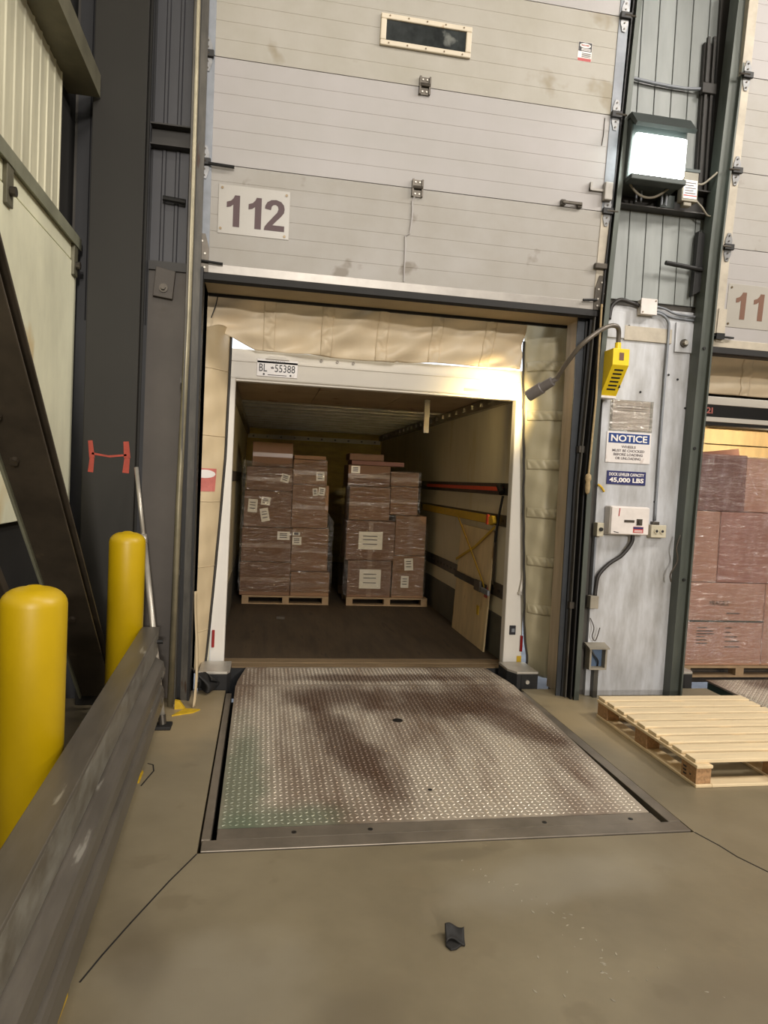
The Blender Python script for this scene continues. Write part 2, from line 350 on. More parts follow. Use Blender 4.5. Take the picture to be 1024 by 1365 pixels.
floor = fl.build('floor', 'floor'); tag(floor, 'worn brown-grey polished concrete floor of the loading dock', kind='structure')
def crack(pts, w=0.006):
    b = MB()
    for a, c in zip(pts[:-1], pts[1:]):
        d = Vector((c[0] - a[0], c[1] - a[1], 0)).normalized() * w; n = Vector((-d.y, d.x, 0))
        p, q = Vector((a[0], a[1], 0)) - d * .3, Vector((c[0], c[1], 0)) + d * .3
        vs = [p - n * .5, q - n * .5, q + n * .5, p + n * .5]
        b.add([(v.x, v.y, 0.0) for v in vs] + [(v.x, v.y, 0.0012) for v in vs], [(0, 3, 2, 1), (4, 5, 6, 7), (0, 1, 5, 4), (1, 2, 6, 5), (2, 3, 7, 6), (3, 0, 4, 7)])
    return b.build('floor_joint', 'joint', floor)
crack([(-0.214, 2.94), (-0.30, 2.75), (-0.40, 2.50), (-0.46, 2.34), (-0.50, 2.22)], 0.006)
crack([(2.10, 2.94), (2.14, 2.82), (2.16, 2.72), (2.22, 2.58), (2.32, 2.38)], 0.007)
crack([(-0.55, 3.62), (-0.535, 3.70), (-0.515, 3.80), (-0.53, 3.88), (-0.56, 3.90)], 0.007)
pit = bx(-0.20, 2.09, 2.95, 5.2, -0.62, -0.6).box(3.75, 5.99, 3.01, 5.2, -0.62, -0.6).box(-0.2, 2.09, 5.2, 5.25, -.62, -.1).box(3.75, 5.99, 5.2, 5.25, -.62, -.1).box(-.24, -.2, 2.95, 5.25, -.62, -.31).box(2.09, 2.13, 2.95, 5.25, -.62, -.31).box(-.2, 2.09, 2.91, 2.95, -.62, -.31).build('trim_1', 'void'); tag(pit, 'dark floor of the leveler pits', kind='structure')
yard = bx(-14, 18, 5.25, 26, -1.3, -1.2).build('ground', 'asphalt'); tag(yard, 'grey yard surface outside under the trailers', kind='structure')
ceil = bx(-1.4, 9.9, -24, 5.4, 8.0, 8.1).build('ceiling', 'ceil'); tag(ceil, 'hall ceiling high above the dock', kind='structure')
rear = bx(-1.4, 9.9, -24.1, -24, -0.3, 8.0).build('wall_rear', 'hall'); tag(rear, 'rear wall of the hall', kind='structure')
rgt = bx(9.8, 9.9, -24, 5.4, -0.3, 8.0).build('wall_right', 'hall'); tag(rgt, 'far right wall of the hall', kind='structure')
# back wall with two openings
wb = MB()
wb.box(-1.4, -0.46, 5.08, 5.38, -1.2, 8.0).box(2.40, 3.40, 5.08, 5.38, -1.2, 8.0).box(-0.46, 2.40, 5.08, 5.38, 2.96, 8.0)
wb.box(6.4, 9.9, 5.08, 5.38, -1.2, 8.0).box(3.40, 6.4, 5.08, 5.38, 2.80, 8.0)
wall = wb.build('wall_back', 'wallext'); tag(wall, 'dock wall with the two door openings', kind='structure')
ribbed(-0.83, -0.56, 5.066, 3.02, 6.5, 0.09, 0.007).build('cladding', 'corrdark', wall)
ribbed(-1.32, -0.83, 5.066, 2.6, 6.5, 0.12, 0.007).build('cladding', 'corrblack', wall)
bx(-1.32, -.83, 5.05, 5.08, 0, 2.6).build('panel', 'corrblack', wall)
bx(-0.83, -0.56, 5.05, 5.08, 0, 3.0).build('panel', 'leftpanel', wall)
bx(-0.83, -0.56, 5.03, 5.08, 2.98, 3.04).build('trim_strip', 'darksteel', wall)
def seams(x0, x1, y, z0, z1, n, m):
    for k in range(n):
        a = x0 + (x1 - x0) * k / n; b = x0 + (x1 - x0) * (k + 1) / n
        bx(a + 0.003, b - 0.003, y - 0.02, y, z0, z1).build('cladding_panel', m, wall, bevel=0.004)
seams(2.56, 3.40, 5.08, 3.10, 6.2, 6, 'corrgrey')
bx(2.385, 2.40, 5.10, 5.38, -0.02, 2.945).build('jamb_board', 'wood_jamb', wall)
bx(-0.48, -0.46, 5.10, 5.38, -0.02, 2.955).build('jamb_board', 'wood_jamb', wall)
bx(-0.46, 2.40, 5.10, 5.40, 2.945, 2.965).build('lintel_board', 'lintel', wall)
# left wall
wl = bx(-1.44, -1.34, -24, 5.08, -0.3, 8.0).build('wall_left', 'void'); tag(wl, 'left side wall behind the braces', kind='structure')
for y0, y1 in ((-1.2, 1.2), (1.2, 3.0), (3.0, 4.98)):
    bx(-1.34, -1.28, y0 + 0.003, y1 - 0.003, 1.30, 2.94).build('liner_board', 'liner', wl, bevel=0.004)
bx(-1.34, -1.285, -1.2, 4.98, 2.95, 3.05).build('liner_strip', 'liner', wl, bevel=0.003)
MB().extr([(-1.34, 3.05), (-1.262, 3.05), (-1.262, 3.04), (-1.255, 3.04), (-1.255, 3.115), (-1.34, 3.13)], 'y', -1.2, 4.99).build('cap_flashing', 'flash', wl)
prof = []
y = -1.2
while y < 4.6:
    prof += [(-1.31, y), (-1.31, y + 0.10), (-1.304, y + 0.108), (-1.304, y + 0.122), (-1.31, y + 0.13)]; y += 0.13
MB().extr([(-1.34, -1.2)] + prof + [(-1.34, y)], 'z', 3.13, 6.5).build('cladding', 'corr', wl)
for yy, zz in ((3.70, 2.99), (4.90, 2.99)):
    c = bx(-1.285, -1.262, yy - 0.045, yy + 0.045, zz - 0.14, zz + 0.07).build('clip_plate', 'girt', wl, bevel=0.004)
    MB().tube([(-1.262, yy, zz - 0.07), (-1.235, yy, zz - 0.07)], 0.024, 10).build('clip_bolt', 'hinge', c)
MB().extr([(-1.34, 4.00), (-1.14, 4.00), (-1.14, 4.14), (-1.15, 4.14), (-1.15, 4.01), (-1.34, 4.01)], 'y', -1.2, 4.88).build('girt_beam', 'girt', wl)

# ---------------------------------------------------------------- left column, brace
c = thing('steel_column', 'dark grey steel column with a red painted H mark, left of the open door', 'column', (-1.02, 5.0, 0))
bx(-1.19, -0.855, 4.90, 4.93, 0, 6.4).build('flange', 'column', c, bevel=0.004)
bx(-1.19, -0.855, 5.045, 5.07, 0, 6.4).build('flange', 'column', c, bevel=0.004)
bx(-1.03, -1.01, 4.93, 5.045, 0, 6.4).build('web', 'column', c)
def stroke(pts, w, y, m, parent, name='painted_mark'):
    b = MB()
    for a, q in zip(pts[:-1], pts[1:]):
        d = Vector((q[0] - a[0], q[1] - a[1])); n = Vector((-d.y, d.x)).normalized()
        b.extr([(a[0] + n.x * w[0] / 2, a[1] + n.y * w[0] / 2), (q[0] + n.x * w[1] / 2, q[1] + n.y * w[1] / 2),
                (q[0] - n.x * w[1] / 2, q[1] - n.y * w[1] / 2), (a[0] - n.x * w[0] / 2, a[1] - n.y * w[0] / 2)], 'y', y - 0.0015, y + 0.0005)
    o = b.build(name, m, parent); return o
k = MB()
h = stroke([(-1.142, 1.785), (-1.128, 1.67), (-1.135, 1.575)], (0.028, 0.034), 4.90, 'redpaint', c)
stroke([(-0.915, 1.79), (-0.905, 1.68), (-0.912, 1.58)], (0.034, 0.042), 4.90, 'redpaint', c)
stroke([(-1.13, 1.70), (-1.02, 1.685), (-0.91, 1.70)], (0.014, 0.012), 4.90, 'redpaint', c)

c = thing('diagonal_brace', 'dark brown steel wall brace slanting down to the foot of the grey column', 'brace', (-1.02, 4.9, 0))
def slant(x0, x1, off0, off1, s0, s1, name, m, bev=0.004):
    # a bar along the 45 degree line y+z = K, off = distance up-right of that plane, s = run measured in z
    K = 4.88; r2 = math.sqrt(0.5); v = []
    for s in (s0, s1):
        for x, o in ((x0, off0), (x1, off0), (x1, off1), (x0, off1)):
            v.append((x, K - s + o * r2, s + o * r2))
    return MB().add(v, [(0, 3, 2, 1), (4, 5, 6, 7), (0, 1, 5, 4), (1, 2, 6, 5), (2, 3, 7, 6), (3, 0, 4, 7)]).build(name, m, c, bevel=bev)
slant(-1.12, -0.925, 0, 0.014, 0.10, 3.9, 'flange', 'brace')
slant(-1.03, -1.016, 0.014, 0.09, 0.10, 3.9, 'web', 'brace')
slant(-1.12, -0.925, 0.09, 0.104, 0.10, 3.9, 'flange', 'brace')
slant(-1.135, -1.12, -0.02, 0.03, 0.10, 3.9, 'edge_angle', 'flash')
for z, x in ((1.80, -1.08), (1.62, -1.07), (2.35, -0.97), (0.75, -1.03)):
    r2 = math.sqrt(.5); p = Vector((x, 4.88 - z, z))
    MB().tube([p, p + Vector((0, -.018 * r2, -.018 * r2))], 0.02, 8).build('bolt', 'brace', c)
c = thing('diagonal_brace', 'second dark brace partly hidden at the left edge behind the near bollard', 'brace', (-1.2, 4.2, 0))
slant(-1.26, -1.16, -0.30, -0.286, 0.25, 3.2, 'flange', 'brace')
slant(-1.22, -1.21, -0.286, -0.16, 0.25, 3.2, 'web', 'brace')

# girts and bracket left of door
b = thing('wall_girt', 'dark steel girt stub high between the grey column and the door track', 'girt', (-0.7, 5.0, 3.8))
MB().extr([(4.99, 3.80), (5.06, 3.80), (5.06, 3.94), (4.98, 3.94), (4.98, 3.93), (5.05, 3.93), (5.05, 3.81), (4.99, 3.81)], 'x', -0.84, -0.57).build('channel', 'darksteel', b)
b = thing('pipe_stub', 'small dark pipe stub poking out beside the left door track', 'pipe', (-0.6, 5.0, 3.45))
MB().tube([(-0.75, 5.02, 3.46), (-0.60, 5.02, 3.45)], 0.018, 10).build('pipe', 'trackblack', b)
b = thing('anchor_bracket', 'square steel anchor plate with one bolt left of the open door', 'bracket', (-0.7, 5.04, 2.8))
MB().extr([(-0.795, 2.80), (-0.665, 2.785), (-0.65, 2.975), (-0.78, 3.0)], 'y', 5.015, 5.05).build('plate', 'leftpanel', b, bevel=0.004)
MB().tube([(-0.725, 5.02, 2.855), (-0.725, 5.005, 2.855)], 0.03, 12).build('washer', 'hinge', b)
MB().tube([(-0.725, 5.006, 2.855), (-0.725, 4.985, 2.855)], 0.017, 6).build('bolt_head', 'hinge', b)

# ---------------------------------------------------------------- sectional doors
def digit(ch, x, z, w, h, m, parent, y=-.004):
    if ch == '1':
        P = [(.50, 0), (.78, 0), (.78, 1), (.56, 1), (.50, .90), (.40, .82), (.22, .77), (.22, .60), (.38, .63), (.50, .70)]
    else:
        P = [(.04, 0), (.96, 0), (.96, .18), (.42, .18), (.60, .33), (.80, .48), (.92, .60), (.95, .72), (.91, .85), (.78, .95), (.56, 1.0), (.34, .98), (.16, .90), (.07, .78), (.06, .69), (.33, .66), (.36, .77), (.44, .83), (.54, .84), (.64, .80), (.67, .71), (.62, .60), (.42, .43), (.20, .24), (.07, .11)]
    return MB().extr([(x + p * w, z + q * h) for p, q in P], 'y', y - .002, y + .0005).build('digit', m, parent)
LEAN = math.atan(0.07)
def section(root, x0, x1, z0, z1, m, nrib, name='door_section'):
    p = [(0.045, z0 + .002), (0, z0 + .002)]
    for k in range(1, nrib):
        z = z0 + (z1 - z0) * k / nrib
        p += [(0, z - 0.003), (0.0014, z - 0.001), (0.0014, z + 0.001), (0, z + 0.003)]
    p += [(0, z1 - .003), (0.045, z1 - .003)]
    return MB().extr(p, 'x', x0, x1).build(name, m, root)
def roller_hinge(root, x, z, s=1):
    """diamond-ended hinge with roller stem on the end stile"""
    h = MB()
    h.extr([(x - .026, z + .02), (x + .026, z + .02), (x + .03, z + .05), (x + .012, z + .105), (x - .012, z + .105), (x - .03, z + .05)], 'y', -0.014, -0.008)
    h.extr([(x - .026, z - .02), (x + .026, z - .02), (x + .03, z - .05), (x + .012, z - .105), (x - .012, z - .105), (x - .03, z - .05)], 'y', -0.014, -0.008)
    o = h.build('hinge', 'hingeplate', root)
    MB().box(x - .04, x + .04, -0.035, -0.012, z - .022, z + .022).build('hinge_knuckle', 'trackblack', o, bevel=.004)
    MB().tube([(x - s * .01, -.03, z), (x + s * .075, -.03, z)], 0.008, 8).build('roller_stem', 'hinge', o)
    for dz in (.045, .085, -.045, -.085): MB().tube([(x, -.013, z + dz), (x, -.02, z + dz)], .006, 6).build('bolt', 'hinge', o)
    return o
def centre_hinge(root, x, z):
    o = MB().box(x - .032, x + .032, -.012, -.006, z - .06, z + .055).box(x - .04, x - .028, -.03, -.006, z - .06, z + .055).box(x + .028, x + .04, -.03, -.006, z - .06, z + .055).build('hinge', 'hinge', root)
    MB().tube([(x - .035, -.026, z), (x + .035, -.026, z)], .012, 8).build('hinge_knuckle', 'hinge', o)
    for dx in (-.015, .015):
        for dz in (-.04, .038): MB().tube([(x + dx, -.012, z + dz), (x + dx, -.018, z + dz)], .006, 6).build('bolt', 'lite_metal', o)
d1 = thing('door_1', 'white sectional dock door numbered 112, raised above the open trailer', None, (0, 4.95, 2.97), kind='structure')
d1.rotation_euler = (LEAN, 0, 0); d1['_l'] = 1
X0, X1 = -0.425, 2.385
section(d1, X0, X1, 0.06, 0.712, 'doorC', 6); section(d1, X0, X1, 0.712, 1.388, 'doorB', 6)
section(d1, X0, X1, 1.388, 2.06, 'doorA', 6); section(d1, X0, X1, 2.06, 2.74, 'doorB', 6)
bx(X0 - .08, X1 + .08, -.008, .05, 0.0, 0.062).build('bottom_rail', 'alum', d1, bevel=.003)
MB().extr([(-.01, 0), (.05, 0), (.05, -.05), (.02, -.062), (-.012, -.045)], 'x', X0 - .08, X1 + .05).build('bottom_seal', 'rubber', d1)
for z0, z1, m in ((.06, .712, 'cover2'), (.712, 1.388, 'galv'), (1.388, 2.06, 'galv'), (2.06, 2.74, 'galv')):
    bx(X0 - .085, X0, -.006, .045, z0 + .002, z1 - .003).build('end_stile', 'galv', d1, bevel=.002)
    bx(X1, X1 + .075, -.006, .045, z0 + .002, z1 - .003).build('end_stile', m, d1, bevel=.002)
for z in (.712, 1.388, 2.06):
    roller_hinge(d1, X0 - .045, z, -1); roller_hinge(d1, X1 + .04, z, 1)
centre_hinge(d1, .993, 1.392); centre_hinge(d1, .986, .712)
for x, s in ((X0 - .045, -1), (X1 + .045, 1)):   # bottom corner brackets
    o = MB().extr([(x - .045, .0), (x + .045, .0), (x + .045, .16), (x + .02, .25), (x - .02, .25), (x - .045, .16)], 'y', -.018, -.008).build('corner_bracket', 'hinge', d1)
    for dx, dz in ((-.02, .03), (.02, .03), (-.02, .08), (.02, .12), (0, .2), (-.02, .15)):
        MB().tube([(x + dx, -.018, dz), (x + dx, -.024, dz)], .007, 6).build('bolt', 'lite_metal', o)
    MB().tube([(x - .03, -.03, .07), (x + .14 * (-s) , -.03, .06)], .009, 8).build('latch_rod', 'trackblack', o)
MB().tube([(X0 - .02, -.03, .70), (X0 + .15, -.03, .695)], .011, 8).build('latch_rod', 'trackblack', d1)
h = MB().box(2.055, 2.09, -.03, -.001, .715, .755).box(2.185, 2.22, -.03, -.001, .71, .75).build('lift_handle', 'hinge', d1, bevel=.004)
MB().box(2.06, 2.215, -.042, -.028, .722, .746).build('grip', 'hinge', h, bevel=.006)
h = MB().box(2.375, 2.44, -.05, -.004, .78, .91).build('latch_box', 'alum', d1, bevel=.008)
MB().box(2.27, 2.375, -.022, -.004, .845, .862).box(2.27, 2.285, -.03, -.004, .845, .90).build('latch_bar', 'alum', h)
MB().box(2.36, 2.455, -.04, -.006, .295, .335).build('latch_block', 'hinge', d1, bevel=.005)
# window
wf = MB(); a, b_, cc, dd = .662, 1.303, 1.612, 1.815
wf.box(a, b_, -.022, -.0005, dd - .035, dd).box(a, b_, -.022, -.0005, cc, cc + .035).box(a, a + .04, -.022, -.0005, cc + .035, dd - .035).box(b_ - .04, b_, -.022, -.0005, cc + .035, dd - .035)
w = wf.build('window_frame', 'winframe', d1, bevel=.006)
bx(a + .038, b_ - .038, -.010, -.0004, cc + .033, dd - .033).build('pane', 'glassdark', w)
for i in range(5):
    for z in (cc + .015, dd - .015): MB().tube([(a + .06 + i * .13, -.022, z), (a + .06 + i * .13, -.025, z)], .006, 6).build('screw', 'screw', w)
# number plate 112
p = bx(-.374, .105, -.004, -.0005, .268, .588).build('number_plate', 'plate', d1, bevel=.002)
for ch, x, w_ in (('1', -.352, .155), ('1', -.207, .155), ('2', -.072, .15)): digit(ch, x, .318, w_, .205, 'maroon', p)
for x, z in ((-.35, .565), (.08, .56), (-.355, .30), (.075, .288)): MB().tube([(x, -.004, z), (x, -.008, z)], .009, 8).build('screw', 'screw', p)
# warning sticker
p = bx(2.095, 2.2, -.002, -.0003, 1.72, 1.85).build('warning_sticker', 'white', d1)
bx(2.097, 2.198, -.0028, -.002, 1.787, 1.848).build('print_block', 'black', p)
e = MB().extr([(2.147 + .042 * math.cos(t * .3142), 1.826 + .016 * math.sin(t * .3142)) for t in range(20)], 'y', -.0036, -.0028).build('print_oval', 'white', p)
text('PINCH POINT', .06, .011, (2.147, -.0036, 1.827), 'red', p)
for k in range(3): bx(2.12, 2.19, -.0036, -.0028, 1.792 + k * .006, 1.795 + k * .006).build('print_line', 'sign', p)
bx(2.097, 2.198, -.0028, -.002, 1.722, 1.742).build('print_block', 'red', p)
for k in range(4): bx(2.125, 2.194, -.0028, -.002, 1.748 + k * .008, 1.752 + k * .008).build('print_line', 'black', p)
# patch seam and dents on the lowest section
MB().tube([(.93, -.003, .07), (.925, -.006, .3), (.92, -.004, .38), (.95, -.006, .40), (.96, -.007, .52), (.955, -.006, .62), (.99, -.004, .70)], .006, 6).build('sealant_bead', 'doorB', d1)
MB().tube([(2.345, -.002, 1.36), (2.345, -.004, 1.24), (2.34, -.002, 1.17)], .003, 6).build('cable_line', 'hinge', d1)

d2 = thing('door_2', 'white sectional dock door beginning with 11, cut by the right edge', None, (0, 4.95, 2.97), kind='structure')
d2.rotation_euler = (LEAN, 0, 0); d2['_l'] = 1
Y0, Y1 = 3.47, 6.4
section(d2, Y0, Y1, -.13, .56, 'doorB', 6); section(d2, Y0, Y1, .56, 1.12, 'doorC', 5); section(d2, Y0, Y1, 1.12, 1.80, 'doorC', 6); section(d2, Y0, Y1, 1.80, 2.7, 'doorB', 7)
bx(Y0 - .07, Y1, -.008, .05, -.19, -.128).build('bottom_rail', 'cover2', d2, bevel=.003)
MB().extr([(-.01, -.19), (.05, -.19), (.05, -.235), (.02, -.245), (-.012, -.235)], 'x', Y0 - .07, Y1).build('bottom_seal', 'rubber', d2)
for z0, z1 in ((-.13, .56), (.56, 1.12), (1.12, 1.80), (1.80, 2.7)):
    bx(Y0 - .075, Y0, -.006, .045, z0 + .002, z1 - .003).build('end_stile', 'cover2', d2, bevel=.002)
for z in (.56, 1.12, 1.80): roller_hinge(d2, Y0 - .03, z, -1)
o = MB().extr([(3.42, -.15), (3.49, -.15), (3.49, .1), (3.42, .1)], 'y', -.016, -.008).build('corner_bracket', 'cover2', d2)
MB().tube([(3.36, -.03, -.11), (3.56, -.03, -.115)], .009, 8).build('latch_rod', 'trackblack', o)
MB().box(3.40, 3.47, -.05, -.016, -.135, -.09).build('hinge_knuckle', 'trackblack', o)
p = bx(3.49, 3.95, -.004, -.0005, -.03, .30).build('number_plate', 'plate', d2, bevel=.002)
for ch, x, w_ in (('1', 3.53, .155), ('1', 3.685, .155)): digit(ch, x, .035, w_, .205, 'brownprint', p)
for x, z in ((3.515, .27), (3.515, -.005)): MB().tube([(x, -.004, z), (x, -.008, z)], .009, 8).build('screw', 'screw', p)

# ---------------------------------------------------------------- door tracks (lean slightly with the door)
def lean_bar(name, m, parent, x0b, x1b, y0, y1, x0t, x1t, z0=0.0, z1=5.6, lean=0.042):
    yl = lean * (z1 - z0); v = []
    for z, xa, xb, s in ((z0, x0b, x1b, 0), (z1, x0t, x1t, yl)):
        v += [(xa, y0 - s, z), (xb, y0 - s, z), (xb, y1 - s, z), (xa, y1 - s, z)]
    return MB().add(v, [(0, 3, 2, 1), (4, 5, 6, 7), (0, 1, 5, 4), (1, 2, 6, 5), (2, 3, 7, 6), (3, 0, 4, 7)]).build(name, m, parent)
t = thing('door_track', 'rusty dark vertical track with a pale pipe, left side of door 112', 'door track', (-.5, 4.95, 0))
lean_bar('mounting_angle', 'track', t, -.555, -.47, 4.995, 5.02, -.555, -.47)
lean_bar('channel_web', 'track', t, -.55, -.54, 4.90, 5.0, -.55, -.54)
lean_bar('channel_lip', 'trackblack', t, -.55, -.515, 4.99, 4.997, -.55, -.515)
lean_bar('inner_angle', 'trackblack', t, -.468, -.452, 4.98, 5.10, -.468, -.452, 0, 2.98)
pts = [(-.565, 4.86, 0.0), (-.556, 4.85, 1.4), (-.536, 4.84, 2.6), (-.536, 4.80, 3.6), (-.538, 4.76, 4.6), (-.54, 4.72, 5.6)]
MB().tube(pts, .021, 12).build('guard_pipe', 'pipe', t, smooth=True)
for z in (.9, 2.2): bx(-.575, -.535, 4.86, 5.0, z, z + .04).build('bracket', 'track', t)
t = thing('door_track', 'black and grey vertical track with a pale edge, right side of door 112', 'door track', (2.47, 4.95, 0))
def poly_bar(name, m, parent, w0, w1, d0, d1, st=None):
    st = st or [(0, 2.455, 4.93), (1.64, 2.455, 4.92), (3.3, 2.503, 4.88), (5.3, 2.56, 4.80)]
    v = []; f = []
    for z, x, y in st:
        v += [(x + w0, y + d0, z), (x + w1, y + d0, z), (x + w1, y + d1, z), (x + w0, y + d1, z)]
    for k in range(3): f += [(4 * k + i, 4 * k + (i + 1) % 4, 4 * k + 4 + (i + 1) % 4, 4 * k + 4 + i) for i in range(4)]
    f += [(0, 3, 2, 1), (12, 13, 14, 15)]
    return MB().add(v, f).build(name, m, parent)
poly_bar('guard_angle', 'trackgreen', t, -.038, 0, 0, .012)
poly_bar('guard_angle', 'trackgreen', t, -.012, 0, .012, .10)
poly_bar('channel_web', 'trackblack', t, -.06, -.05, .02, .13)
poly_bar('channel_lip', 'trackblack', t, -.10, -.05, .10, .112)
poly_bar('channel_lip', 'track', t, -.085, -.075, .06, .10)
bx(2.318, 2.385, 5.045, 5.06, 0, 2.93).build('mounting_angle', 'bluesteel', t)
bx(2.375, 2.44, 5.03, 5.075, 0, 2.93).build('mounting_angle', 'trackblack', t)
for z in (.7, 1.9): bx(2.36, 2.41, 4.98, 5.03, z, z + .05).build('bracket', 'hinge', t)
t = thing('door_track', 'wide grey-green vertical track and guard at the left of the second door', 'door track', (3.4, 5.0, 0))
ST2 = [(0, 3.315, 4.95), (1.44, 3.332, 4.94), (3.47, 3.372, 4.905), (5.5, 3.43, 4.82)]
poly_bar('guard_face', 'trackgreen', t, -.085, 0, 0, .012, ST2)
poly_bar('guard_plate', 'trackgreen', t, -.085, -.073, .012, .11, ST2)
poly_bar('guard_edge', 'trackgreen', t, -.014, 0, -.035, 0, ST2)
poly_bar('inner_channel', 'trackblack', t, .005, .025, .04, .12, ST2)
poly_bar('inner_channel', 'trackblack', t, .025, .06, .11, .12, ST2)
for x, y, z in ((3.29, 4.936, 1.98), (3.305, 4.92, 2.75), (3.28, 4.942, .95)): bolt(t, x, y, z, .012, 'trackblack')

# ---------------------------------------------------------------- right pier: cover plate and fittings
cp = thing('cover_plate', 'scuffed pale grey steel cover plate on the pier between the doors', 'panel', (2.94, 5.06, 0))
bx(2.56, 3.30, 5.045, 5.08, 0.0, 3.05).build('plate', 'cover', cp, bevel=.003)
bx(2.70, 3.10, 5.03, 5.046, 2.79, 2.90).build('top_band', 'cover2', cp, bevel=.002)
bx(2.56, 2.70, 5.03, 5.046, 2.80, 3.0).build('corner_plate', 'cover', cp, bevel=.002)
a = bx(3.13, 3.28, 5.025, 5.046, 2.73, 2.96).build('anchor_plate', 'cover', cp, bevel=.003)
MB().tube([(3.20, 5.025, 2.80), (3.20, 5.01, 2.80)], .032, 12).build('washer', 'hinge', a)
MB().tube([(3.20, 5.012, 2.80), (3.20, 4.985, 2.80)], .018, 6).build('bolt_head', 'lite_metal', a)
for x, z in ((2.87, 2.40), (3.10, 2.55), (3.18, 2.52), (3.05, 1.55), (3.26, 2.3), (2.74, 2.9)): MB().tube([(x, 5.046, z), (x, 5.04, z)], .009, 8).build('screw_hole', 'trackblack', cp)
g = thing('wall_girt', 'dark dusty steel girt under the floodlight on the pier', 'girt', (3.0, 5.0, 3.8))
MB().extr([(4.96, 3.78), (5.06, 3.78), (5.06, 3.96), (4.96, 3.96), (4.96, 3.95), (5.05, 3.95), (5.05, 3.79), (4.96, 3.79)], 'x', 2.56, 3.45).build('channel', 'darksteel', g)
g = thing('cable_strut', 'short dark vertical channel strut beside the floodlight', 'strut', (3.26, 5.0, 3.99))
MB().box(3.21, 3.29, 5.02, 5.058, 3.97, 5.10).build('channel', 'darksteel', g, bevel=.003)
MB().box(3.22, 3.24, 4.995, 5.02, 3.97, 5.13).box(3.27, 3.29, 4.995, 5.02, 3.97, 5.14).build('lip', 'darksteel', g)
MB().box(3.19, 3.31, 4.98, 5.02, 4.70, 4.78).build('clamp', 'darksteel', g, bevel=.006)
g = thing('wall_post', 'dark steel post standing between the pier cladding and the second door track', 'post', (3.38, 5.04, 3.05))
MB().box(3.33, 3.42, 5.03, 5.06, 3.05, 6.2).build('post', 'darksteel', g, bevel=.003)
g = thing('latch_lever', 'dark bent latch lever plate with a horizontal bar, low on the pier cladding', 'lever', (3.3, 5.0, 3.3))
MB().extr([(3.22, 3.16), (3.36, 3.24), (3.38, 3.62), (3.24, 3.66)], 'y', 4.98, 5.03).build('plate', 'trackblack', g, bevel=.004)
MB().tube([(2.97, 4.97, 3.385), (3.30, 4.97, 3.36)], .017, 10).build('bar', 'trackblack', g)
MB().tube([(3.38 + .075 * math.sin(q * .3), 4.99, 3.36 + .15 * math.cos(q * .3)) for q in range(0, 12)], .01, 8).build('cable_loop', 'cable', g)

# floodlight
f = thing('floodlight', 'glowing square floodlight with a dark hood high on the pier', 'lamp', (2.8, 5.0, 3.88))
MB().extr([(5.045, 3.87), (5.045, 4.33), (4.80, 4.33), (4.77, 4.27), (4.78, 4.21), (4.82, 3.90)], 'x', 2.52, 2.965).build('housing', 'lamp_house', f, bevel=.012)
MB().extr([(5.045, 4.33), (5.045, 4.36), (4.78, 4.36), (4.69, 4.25), (4.71, 4.23), (4.80, 4.33)], 'x', 2.515, 2.985).build('hood', 'lamp_house', f)
MB().extr([(4.80, 3.93), (4.79, 3.915), (4.745, 3.93), (4.735, 4.19), (4.75, 4.21), (4.785, 4.20)], 'x', 2.545, 2.945).build('lens', 'emit_flood', f, bevel=.02)
MB().box(2.525, 2.96, 4.745, 4.84, 3.875, 3.915).build('lower_frame', 'lamp_house', f, bevel=.006)
MB().box(2.90, 3.02, 4.98, 5.05, 3.80, 3.90).build('mounting_foot', 'lamp_house', f, bevel=.006)
b = thing('ballast_box', 'small grey wiring box with a white printed label below the floodlight', 'box', (3.14, 5.0, 3.8))
bx(3.02, 3.15, 4.89, 4.955, 3.83, 4.06).build('case', 'cable', b, bevel=.005)
bx(3.01, 3.16, 4.885, 4.955, 4.045, 4.07).build('lid', 'lamp_house', b, bevel=.003)
lb = bx(3.03, 3.14, 4.887, 4.89, 3.85, 3.985).build('paper_label', 'white', b)
for k in range(5): bx(3.04, 3.13 - .02 * (k % 2), 4.885, 4.8868, 3.885 + k * .019, 3.892 + k * .019).build('print_line', 'signink', lb)
bx(3.032, 3.138, 4.885, 4.8868, 3.868, 3.875).build('print_line', 'red', lb)
bx(3.045, 3.11, 4.90, 4.95, 3.80, 3.83).build('cable_gland', 'cable', b, bevel=.006)
def wire(name, label, pts, r, m='cable', cat='cable', group=None):
    o = MB().tube(smoothpts(pts), r, 8).build(name, m, smooth=True); return tag(o, label, cat, group)
def smoothpts(p, n=6):
    p = [Vector(q) for q in p]; out = []
    for i in range(len(p) - 1):
        a, b, c2, d = p[max(i - 1, 0)], p[i], p[i + 1], p[min(i + 2, len(p) - 1)]
        for k in range(n):
            t = k / n
            out.append(0.5 * ((2 * b) + (c2 - a) * t + (2 * a - 5 * b + 4 * c2 - d) * t * t + (3 * b - a - 3 * c2 + d) * t ** 3))
    out.append(p[-1]); return out
wire('flex_cable', 'dusty loop of cable sagging from the floodlight to the small wiring box', [(2.58, 4.88, 4.05), (2.57, 4.88, 3.93), (2.66, 4.88, 3.83), (2.78, 4.88, 3.82), (2.90, 4.88, 3.90), (3.02, 4.88, 4.03)], .009)
wire('flex_cable', 'short dusty cable running right from the wiring box to the door track', [(3.15, 4.90, 3.97), (3.20, 4.91, 3.98), (3.26, 4.90, 4.03), (3.30, 4.89, 4.07)], .008)
wire('flex_cable', 'thin frayed cable hanging right below the wiring box', [(3.14, 4.90, 3.85), (3.20, 4.90, 3.80), (3.27, 4.93, 3.76), (3.34, 4.93, 3.765)], .007)
